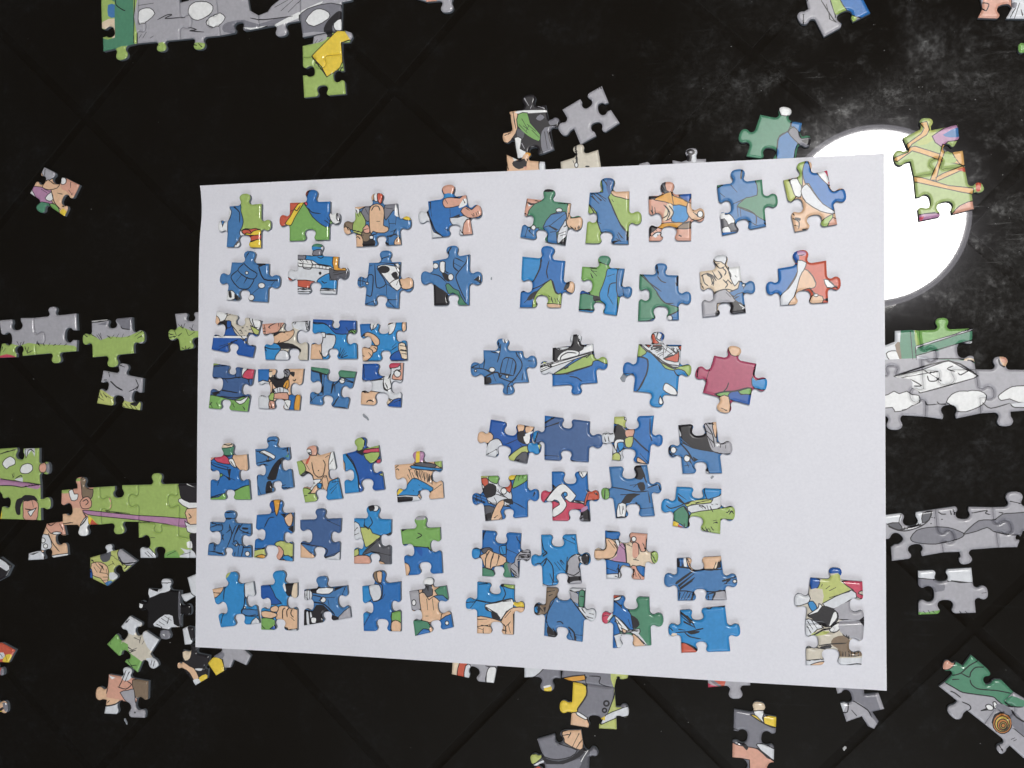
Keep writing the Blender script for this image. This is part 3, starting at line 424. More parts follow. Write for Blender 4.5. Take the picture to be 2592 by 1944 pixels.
 'R2 780 300 880 310 930 300 850 410 830 440 780 430;W 930 240 965 270 940 290;R2 920 420 1000 440 1080 400 1130 430 1220 430 1300 480 1230 510 1160 510 1110 540 1100 660 910 660;W 860 410 950 290 1010 240 1070 240 1170 340 1180 370 1130 430 1090 410 1060 380 1090 355 1060 320 1025 355 1080 440 1070 490 1030 540 950 590 920 575 925 520 950 490 1005 455 990 420 950 405 925 425;B2o 1067 345 22 24;W 1170 410 1270 425 1265 445 1160 430;W 1210 100 1300 95 1290 140 1250 170;R1 1310 320 1350 295 1430 300 1430 400 1310 410 1290 460 1270 460 1280 400;K- 1230 540 1310 500 1330 560 1340 650 1210 640;V1- 1240 500 1300 470 1310 500 1240 540;H2- 1220 590 1260 570 1260 630 1215 630;k 1300 300 1310 320;Ko- 1400 340 10 12'),
('D2', 'blue piece with green left knob tip and several black slashes, third in second row',
 '1535 50 t 1755 180 1945 30 t 2100 270 2030 580 t 1790 450 1610 605 t 1452 345', 'B3',
 'G2 1440 290 1535 285 1535 405 1440 410;K- 1490 300 1500 300 1495 400 1485 400;K- 1800 50 1870 30 1900 80 1910 160 1880 190 1810 170 1820 100;K- 1840 230 1910 215 1930 290 1880 310;K- 1690 400 1740 340 1860 340 1800 390 1760 440 1670 440;W 1640 450 1720 450 1710 590 1620 590;W 1820 450 1870 470 1860 530 1840 510;k 1570 270 1700 290 1830 320 1960 310;k4 1660 350 1870 345;k 1760 250 1840 240;k 1800 270 1850 230;k 1650 470 1660 560;k 1690 470 1680 560;k 1960 330 1980 440;k 1870 500 2010 490;k 1950 280 2060 240 2090 300;k5 1620 595 1720 590;k4 1890 60 1940 220;k5 1830 440 1850 570'),
# ---- lower right block, third row
('D3', 'blue piece with tan finger shapes and grey striped right knob, left end of third row',
 '168 95 t 370 240 588 130 t 690 370 562 610 t 350 485 168 590 t 55 345', 'B1',
 'H3 160 300 250 280 290 330 200 350;S1 150 370 210 340 240 300 290 330 350 350 430 390 430 450 350 480 290 490 260 520 200 490 180 430;G3 160 500 260 510 300 550 300 620 160 620;G3 410 450 470 450 490 590 570 600 570 620 400 620;H1 470 480 520 440 530 390 570 340 610 310 690 310 690 430 560 430 570 610 520 590;B2 360 270 430 260 430 350 370 350;k 250 320 210 400 210 490;k 300 340 270 420 260 510;k 360 370 330 470;k4 430 230 430 430;k 440 300 550 350;k 560 390 680 390;k 570 360 680 360;k 550 410 670 415;k 480 500 540 560;H2- 440 460 490 440 470 560;k 210 95 180 190;B2 60 300 150 300 140 390 60 400'),
('D3', 'bright blue piece with grey sleeve-shaped right side and black lower right, third row',
 '802 145 t 985 275 1178 140 t 1335 400 1240 665 t 1025 560 820 700 t 695 420', 'B2',
 'H1 1085 570 1090 440 1140 370 1200 350 1240 380 1230 430 1210 490 1250 640 1090 590;W1 1210 390 1250 370 1270 460 1230 440;K- 1240 370 1290 340 1330 380 1310 470 1250 440;K- 1090 600 1250 590 1260 660 1160 650 1090 690;H1- 1110 670 1160 640 1250 640 1220 680;k 1090 560 1160 580 1220 540;W1 820 670 900 700 820 720;k 870 400 930 480 940 600 930 680;k4 1090 380 1070 560;k 1040 180 1170 240;k 830 480 870 390 800 460;k 980 430 1060 530;k 1020 410 1060 460;k4 850 320 870 340 830 370;k 940 650 980 650;k 800 150 830 290 860 330'),
('D3', 'piece with tan left knob, pale pink middle, blue corners and lime right knob, third row',
 '1492 100 t 1700 235 1950 135 t 2065 395 1915 630 t 1725 490 1508 615 t 1375 355', 'S3',
 'B1 1490 90 1650 90 1640 190 1500 180;S1 1360 310 1480 310 1510 260 1500 180 1580 200 1640 290 1600 370 1540 400 1360 400;k 1590 240 1630 300 1600 360;W1 1600 200 1640 200 1650 240 1640 290;S2 1770 100 1960 120 1940 200 1930 320 1880 320 1860 250 1830 230 1770 220;V1- 1560 410 1620 370 1650 240 1720 260 1720 440 1600 430;S2 1790 230 1850 240 1860 360 1820 400 1780 370;S3- 1720 260 1790 250 1790 370 1830 400 1880 330 1980 350 2010 450 1900 490 1730 440;G1 1990 340 2080 320 2070 460 2010 440;B1 1490 410 1600 430 1750 450 1760 490 1690 470 1660 500 1650 560 1500 570;W1 1500 570 1640 560 1650 520 1660 640 1500 640;k 1510 500 1620 540;S2 1770 490 1830 480 1920 600 1910 640 1790 630;B1 1830 480 1920 490 1930 600 1870 560;k4 1710 250 1730 440;Wo 1805 190 26 28;k 1640 460 1640 600;k 1660 640 1630 560;k 1800 510 1800 600'),
# ---- lower right block, fourth row
('D4', 'blue piece with a white wedge, tan shapes below and a yellow knob tip',
 '192 95 t 375 225 580 130 t 682 360 570 645 t 395 510 190 630 t 72 325', 'B2',
 'G1 470 110 590 120 580 170 470 140;K- 440 110 470 105 470 150 440 140;W 280 330 400 310 560 270 570 360 500 400 440 490 400 420 300 390;Y1- 570 310 650 280 690 330 680 370 590 345;S1 440 510 500 410 570 360 690 360 680 430 570 430 570 650 430 650;S1 180 460 300 460 440 500 430 530 350 540 340 640 180 640;K- 290 350 330 400 410 430 440 490 350 465 340 410 280 380;k 190 280 340 310 440 290 550 265;k 470 160 490 220 460 280;k 180 560 320 540;k 260 570 260 630;k 440 520 490 560 490 630;k 540 510 490 560;k 450 590 500 600;k 130 360 190 280;W- 80 370 140 380 110 420'),
('D4', 'blue bell-shaped area with brown and grey sides, second in bottom row',
 '912 150 t 1090 290 1318 165 t 1425 445 1285 720 t 1080 565 885 655 t 780 375', 'B3',
 'N1 900 130 1050 140 1030 230 960 300 940 370 900 430 780 430 780 320 900 330;K- 780 320 850 330 840 420 790 420;B2- 790 360 820 350 820 410 795 400;K- 880 360 910 350 900 420;W1 1150 160 1330 160 1310 190 1200 200 1250 320 1150 260;H1- 1160 190 1240 220 1240 320 1160 260;G3 1255 190 1310 190 1300 350 1250 340;W1 1240 350 1300 360 1420 380 1430 500 1350 510 1280 420;k 1160 180 1240 210;k 1170 270 1250 380 1350 500;K- 920 560 970 580 1030 660 1010 690 930 660;k 910 500 950 600;k4 940 560 980 660;k4 1140 560 1200 620 1210 720;k 1210 640 1290 650;k 1020 510 1060 505 1090 530;k 1000 270 930 400 910 490;k 1060 240 1000 260'),
('D4', 'teal green piece with blue and white left side and red tips, third in bottom row',
 '1608 235 t 1785 385 1978 255 t 2125 490 2000 755 t 1740 640 1600 785 t 1485 465', 'G3',
 'B1 1590 220 1720 240 1740 350 1800 450 1820 580 1780 590 1700 500 1620 440 1600 430;R1- 1600 220 1680 230 1640 270 1610 270;W 1610 270 1690 240 1670 280 1620 290;R2- 1470 400 1600 410 1560 490 1520 550 1470 500;W- 1590 420 1600 440 1560 490 1545 480;B1 1560 520 1620 440 1660 560 1680 650 1600 650 1600 540;W 1620 440 1700 510 1770 600 1700 620 1660 560;S1 1690 570 1750 600 1720 640;W1 1760 600 1880 580 1870 640 1780 610;K- 1800 440 1860 480 1880 540 1830 580 1810 510;W1 1610 650 1740 640 1760 800 1610 800;B1- 1590 660 1620 660 1650 800 1590 800;S1 1800 650 1850 630 1950 750 1830 790;W1- 1740 610 1850 610 1960 750 1930 750 1830 640;k 1740 610 1830 640 1950 750;k 1690 650 1710 750;k 1640 300 1700 370;k 1700 630 1840 600;k4 1790 440 1810 560'),
# ---- lower right block, right column
('D5', 'blue piece with black upper half, grey right knob and two white buttons',
 '335 180 t 600 315 818 140 t 1025 465 895 795 t 620 650 390 800 t 208 515', 'B3',
 'K 340 190 510 150 510 240 580 310 690 290 720 400 760 500 640 490 520 460 400 370 350 290;W1 335 200 350 230 385 310 350 330;H1 670 140 820 140 830 400 1030 380 1030 540 850 540 760 500 720 400 690 270;S1 770 150 830 140 820 340 790 290;k 680 150 770 290 800 460;k 710 320 780 470;W- 810 420 850 430 830 460;Wo 275 500 36 40;Wo 448 605 40 44;k4 370 420 460 520 530 640;k 210 530 300 570 390 600;k 450 670 470 720;k 480 620 540 740;W 690 740 730 780 720 810 690 800;K- 520 580 590 620 540 650;k 370 370 520 470 850 530;k 870 430 870 470;k 940 440 940 480;k4 210 510 240 440;k 690 690 740 810'),
('D5', 'piece with bright blue top, lime green lower half with grass strokes and teal corner',
 '312 965 t 580 1115 885 995 t 1060 1310 870 1570 t 570 1345 262 1465 t 118 1200', 'B2',
 'G4 420 1180 500 1150 680 1120 780 1140 740 1170 560 1190 450 1220;W1 450 1220 560 1190 750 1170 780 1110 890 1060 880 1220 760 1260 500 1300;G1 500 1300 750 1260 880 1240 1080 1220 1080 1390 880 1380 880 1590 500 1510 480 1400;G3 280 1290 400 1210 450 1260 480 1350 470 1440 430 1490 370 1440 280 1390;Y1- 260 1400 340 1430 330 1490 250 1470;R1- 330 1440 400 1480 330 1490;k4 330 1090 410 1180 480 1170;k 330 1050 410 1110;k 180 1200 240 1240 350 1210 410 1180;k 690 1500 720 1550;k 720 1490 750 1540;k 750 1470 770 1500;k 660 1510 690 1540;k 780 1400 820 1390;k 780 1430 830 1410;k 700 1200 720 1260;k 740 1210 780 1290;k 600 1200 680 1230;k4 320 960 520 950;k4 410 1220 470 1320 460 1470;k 410 1430 420 1490;k 960 1300 990 1260;k 1010 1270 1040 1310;B2 670 970 890 1000 860 1080 760 1110 700 1120'),
('D6', 'blue piece with tan top edge, slanted dark pleats and grey lower right corner, right column',
 '348 185 t 640 350 965 155 t 1195 490 1050 770 t 675 615 360 780 t 168 490', 'B3',
 'B1 350 180 450 180 440 290 350 300;W- 445 180 480 180 490 300 450 290;S1 480 170 560 180 560 290 580 350 560 360 510 290;S1 700 170 970 150 960 230 890 340 790 350 730 330;K- 960 210 970 310 900 330;S3- 900 260 920 230 900 330 850 340;H1 890 650 1020 640 1060 790 850 790;K- 340 510 540 370 580 370 400 510 340 550;k4 380 580 590 400;k4 390 610 600 450;k 370 640 480 640 580 660;k 460 660 410 760;k 540 670 480 770;k 590 680 560 770;k 780 690 890 660 840 770;k4 980 500 1100 470 1040 520;Wo 1160 505 28 24;k 760 650 890 650 1030 630;k4 350 300 520 320 570 360 730 340 970 340;K- 345 190 365 190 390 300 350 290;k 790 710 800 780'),
('D6', 'bright blue piece with a brick red lower left corner, bottom of right column',
 '392 915 t 645 1055 1025 855 t 1238 1190 1098 1490 t 690 1355 412 1510 t 228 1190', 'B2',
 'R1 400 1370 500 1380 600 1430 640 1490 620 1530 390 1530;K- 440 1360 560 1400 640 1460 630 1490 560 1430;k6 400 940 500 1020 550 1080;k4 450 1080 600 1150;k4 500 990 600 1140;K- 490 1210 670 1200 640 1230 550 1250;k 340 1220 500 1210 720 1170;k 460 1220 530 1280 680 1310;S3- 290 1230 350 1240 340 1280 270 1270;W 750 850 850 860 810 890 760 880;k4 730 850 1020 860;k4 390 905 560 890'),
# ---- two joined pieces in the corner
]
ON_PAPER = [p for p in ON_PAPER if p[2]]
PAPER_PAIR = [
('D7', '', '420 290 t 715 172 1025 335 1050 445 1010 445 970 480 1030 520 1045 545 t 885 590 1050 660 1060 1000 t 900 1000 880 1040 780 1120 700 1100 t 500 1010 520 960 360 975 380 700 t 235 545', 'T1', ''),
]
PAPER_PAIR = ('D7', 'two joined beige and white pieces with black oval print, lower right on the paper',
 [('420 290 t 715 172 1030 335 t 885 610 1052 800 t 640 935 362 830 t 235 545', 'T1'),
  ('362 830 t 640 935 1052 800 t 875 1075 1020 1310 t 655 1120 372 1312 t 515 1040', 'T1')],
 'G4- 620 280 780 230 770 330 900 430 780 470 560 590 430 560 420 420 520 330;B5 410 280 530 310 510 400 430 430;B5- 620 160 800 160 800 290 740 230 650 240;R2 790 330 1060 320 1060 440 1010 440 980 470 1050 500 1040 540 960 510 920 430;W1 560 590 900 430 960 520 880 550 700 650;T1- 400 430 560 420 560 590 400 560;W1 200 460 400 480 400 580 200 620;H1- 700 650 880 560 1060 560 1060 780 750 770;B2 390 580 450 560 500 640 440 680;W 390 720 510 640 520 590 560 620 500 700 420 740;K 560 620 660 640 740 700 740 780 680 850 600 860 530 830 440 760 390 730 510 690;W- 690 700 720 690 730 750 680 820 640 850;W1 360 780 450 780 570 870 500 890 430 960 360 960;k 390 800 450 890;k 430 780 500 880;k 380 850 430 930;W 640 890 750 810 760 890 690 930;k 750 770 1000 790;K- 990 780 1060 730 1060 900;H1- 760 790 990 790 1060 910 1060 1020 900 1000 770 920;G4- 450 930 640 910 600 950 440 970;T1- 500 1000 760 940 880 1010 870 1100 520 1080;N1- 690 990 800 960 890 1030 880 1110 1020 1120 1020 1200 770 1210 740 1120 660 1060;K- 540 1090 660 1070 660 1110 540 1120;T1 350 1110 590 1120 590 1240 360 1250;W1- 350 1250 590 1240 1030 1220 1030 1320 350 1320;S1 430 1300 520 1270 600 1270 600 1320 440 1320;k 380 1250 590 1235;k 800 1160 800 1210;k 830 1150 830 1210;k 870 1150 870 1210;k 900 1150 900 1210;k 940 1150 940 1200;k 980 1150 980 1200;k 850 1310 960 1290 1020 1300;k 790 940 840 980;k 840 950 860 990;k 870 960 870 1000;k 520 1080 660 1060 840 1050;k 560 360 550 390;k 600 420 650 380;k 640 440 720 400;k4 440 970 560 900 650 880;k 640 520 880 450')

ON_TABLE = [
('F1', 'tan and purple piece with a green lower knob, tilted, alone at the left of the table',
 '425 125 t 530 280 770 300 t 615 420 620 605 470 490 t? 355 395 t 420 240', 'S1', ''),
]
ON_TABLE = [
('F1', 'small tilted tan and purple piece with green knob, alone on the left',
 '425 125 t 535 285 772 300 t 605 430 622 606 t 372 560 285 380 t 430 270', 'S1',
 'H1 400 110 550 150 540 200 490 250 430 250;k 440 150 430 230;W1 340 180 430 250 420 280 340 250;V1 300 310 500 350 480 420 520 480 470 490 380 470 300 400;W 260 330 300 330 350 440 260 420;W 440 430 500 370 520 440 480 460;S1 420 300 470 250 520 290 580 290 560 330 480 350 420 330;S2- 570 210 780 290 720 410 640 360 600 340 590 290;Wo 615 262 32 36;G3 340 480 480 480 470 620 340 600;G2 480 490 540 490 580 550 550 590;Y1- 580 570 620 530 650 580 620 620;k 500 350 530 470 590 540;k 560 380 610 390;k 690 270 690 330;k 670 350 700 390;k4 610 510 640 500;k 400 340 460 380;k 430 340 490 370'),
('F2', 'grey piece with green grass lower half, second of the three grass pieces on the left',
 '978 220 t 1205 300 1415 180 t 1550 390 1435 570 t 1210 720 988 615 t 880 420', 'H1',
 'W 970 200 1160 180 1150 220 980 240;H2- 1240 180 1420 170 1420 310 1320 300 1300 280;H2- 1050 260 1150 230 1140 270;G1- 860 360 970 350 1080 430 1180 390 1300 400 1400 380 1540 320 1560 440 1440 470 1450 600 1160 740 980 630 860 460;k 980 240 1150 220;k 1040 370 1080 430;k 1060 360 1100 430;k 1080 350 1090 400;k 1150 380 1190 410;k 1230 370 1200 410;k 1280 360 1250 410;k 1330 360 1310 410;k 1400 380 1370 400;k 1450 390 1520 340;k 980 370 1040 400;k 900 370 940 390;k 1480 410 1530 380;k 1300 280 1320 305 1400 315'),
('F2', 'grey and grass green piece partly under the left edge of the paper',
 '1875 145 t 2050 225 2290 110 t 2200 330 2300 480 t 2110 400 1935 540 t 1805 380', 'H1',
 'G1- 1780 330 1900 300 1950 280 2060 330 2140 330 2300 340 2300 560 1920 560 1900 420 1780 430;k 1920 260 1960 300;k 1950 260 1970 300;k 1990 250 1970 310;k 2040 290 2090 330;k 2080 260 2060 320;k 1810 360 1870 370;k 1820 400 1890 390;k 1960 350 1920 380;k 2000 310 2030 380;k 2100 340 2040 380;k 1960 510 1990 530;k 2000 490 2000 530;k 2040 510 2010 530;k 1880 330 1900 380'),
('F2', 'tilted grey piece with two tufts of yellow green grass, below the grass pieces',
 '1105 755 t 1330 680 1535 838 1525 985 t 1415 1030 1500 1185 t 1275 1025 1035 1110 t 1160 930 1080 880', 'H1',
 'G4- 1020 970 1100 970 1190 1030 1240 1060 1230 1140 1020 1120;G4- 1290 1110 1340 1080 1420 1100 1520 1060 1520 1200 1290 1140;k 1260 690 1340 720;k 1170 780 1180 830;k4 1190 870 1250 930 1320 970;k 1460 850 1490 920 1470 960;k 1390 985 1490 930;K- 1400 1110 1500 1080 1470 1140 1420 1130;k 1050 1000 1080 1060;k 1070 980 1110 1050;k 1110 1000 1150 1050;k 1050 1040 1120 1080;k 1150 1030 1200 1060;k 1310 1120 1340 1150;k 1350 1110 1380 1150;k 1400 1130 1430 1170;k 1450 1140 1470 1180;k 1120 860 1150 855'),
('F3', 'white and tan piece with a button shape, lower left beside the joined green section',
 '495 960 670 935 705 1085 t 590 1120 725 1300 t 500 1235 470 1345 295 1355 300 1280 430 1245 440 1110', 'S1',
 'S2 480 930 700 930 700 1080 540 1060;W 560 1060 610 1045 670 1060 600 1080;W1 420 1090 520 1080 560 1200 520 1240 430 1240;Wo 460 1140 28 28;Wo 490 1200 24 24;W1 290 1280 440 1250 470 1350 290 1370;K- 320 1290 430 1260 360 1295;W 520 1310 720 1280 720 1310 540 1340;k 520 1060 560 1160 640 1260;k 510 960 550 980 590 950;k 640 960 680 1030'),
('F3', 'piece with lime grass, tan fingers and grey round shape, tilted, under the joined green section',
 '965 1310 1190 1270 1250 1340 1290 1240 1480 1350 t? ', 'G4', ''),
]
ON_TABLE = [p for p in ON_TABLE if 't?' not in p[2]]
ON_TABLE += [
('F4', 'tilted piece with lime grass, tan finger shapes and grey shapes, below the green section',
 '782 40 t 940 -75 1050 -35 1195 70 1085 165 t 1010 120 935 290 780 215 t 790 165', 'G4',
 'H3- 870 10 970 -20 960 60 900 80;W1- 880 -90 1000 -90 980 -20 900 0;H1 1040 -40 1200 30 1190 90 1110 110 1040 60;S1 800 90 880 80 940 120 950 200 930 280 880 220 800 190;B5 750 140 800 140 810 220 760 220;k 840 100 890 150;k 900 110 870 170;k 880 170 940 180;k 900 210 950 210;k 890 240 940 235;W1- 960 170 1030 180 1010 230 960 230;B3- 920 260 970 240 990 280 940 300;k4 1040 30 1080 90 1190 80;k 1090 140 1110 110;k 950 110 990 90;k 980 70 1000 100'),
('F4', 'black piece with white upper edge and white lace print, left of the paper',
 '1285 310 t 1450 225 1580 330 t 1670 500 1580 650 t 1440 760 1285 655 t 1210 460', 'K2',
 'W1- 1300 310 1380 340 1390 230 1510 220 1480 330 1400 350 1310 390;k 1400 260 1500 260;W1- 1350 640 1360 600 1440 540 1510 550 1520 620 1570 650 1560 680;O1- 1530 650 1570 650 1570 680 1535 670;k 1390 600 1440 630;k 1410 570 1470 610;k 1440 550 1500 590;W- 1200 440 1250 450 1240 480 1210 475;k 1370 620 1420 650;H2- 1400 680 1480 680 1480 750 1410 750;W- 1420 710 1440 710 1440 730;k 1480 560 1460 620;H3- 1560 340 1575 340 1580 640 1560 560'),
('F4', 'white piece with a rounded corner, partly under the lower left edge of the paper',
 '1635 215 1720 185 1830 200 1830 420 1700 390 t? ', 'W1', ''),
('F4', 'beige and green grass piece with four sockets, tilted, lower left of the table',
 '1055 640 1130 550 1235 610 t 1190 710 1270 680 1388 760 1310 885 t 1385 985 1240 950 1200 1048 1085 955 t 1115 870 1020 890 928 800 1010 710 t 1100 740', 'T1',
 'G2- 900 700 1060 700 1060 790 1110 820 1020 920 900 830;G2- 1060 780 1120 800 1130 870 1250 960 1210 1060 1070 960 1120 900;W1- 1050 540 1250 600 1190 660 1170 720 1060 660;W1- 1250 680 1400 750 1320 860 1260 760;W1- 1280 920 1400 920 1390 1010 1290 1000;k 1120 860 1200 830;k 1130 870 1190 850;k 1120 820 1160 850;k 1090 960 1150 1010;k 1120 940 1160 1000;k 1190 980 1130 990;k 1170 740 1220 760;k 1230 740 1220 790;k 1260 770 1240 800;k 1100 610 1130 580;k 1330 940 1320 980;k 1350 950 1340 990;k 960 770 970 800'),
('F4', 'tan piece with grey lower part and brown right shoulder, lowest on the left of the table',
 '945 1065 t 1110 1005 1292 1125 t 1190 1300 1270 1440 t? ', 'S1', ''),
('F4', 'tan piece with white and grey lower parts and brown right shoulder, lower left',
 '945 1062 t 1112 1002 1294 1122 1290 1275 t 1185 1310 1262 1445 1145 1440 t 1085 1300 1005 1412 905 1408 925 1290 t 830 1225', 'S2',
 'W1- 1060 1000 1160 1000 1150 1090 1100 1120 1060 1090;N1 1160 1110 1310 1110 1300 1280 1200 1290 1170 1200;H1 1050 1220 1120 1200 1170 1190 1180 1260 1190 1340 1280 1350 1270 1460 1130 1450 1120 1330;W1 890 1340 980 1330 1070 1290 1050 1360 1010 1420 890 1420;S1- 820 1180 930 1180 930 1260 1040 1280 1020 1320 920 1330 820 1280;k 1100 1030 1070 1110 1040 1170;k 1130 1040 1090 1130;k4 920 1340 1000 1325 1060 1290;k 1030 1170 1100 1190 1150 1150 1110 1120;k 930 1230 940 1190;k 940 1310 960 1290;W- 950 1070 1010 1090 980 1105;Ko- 1180 1395 8 8'),
('F4', 'yellow edged tan and black piece under the lower left corner of the paper',
 '1545 985 1590 940 1670 850 1790 830 1890 900 1800 960 1810 1090 1710 1155 t? ', 'K', ''),
]
ON_TABLE = [p for p in ON_TABLE if 't?' not in p[2]]
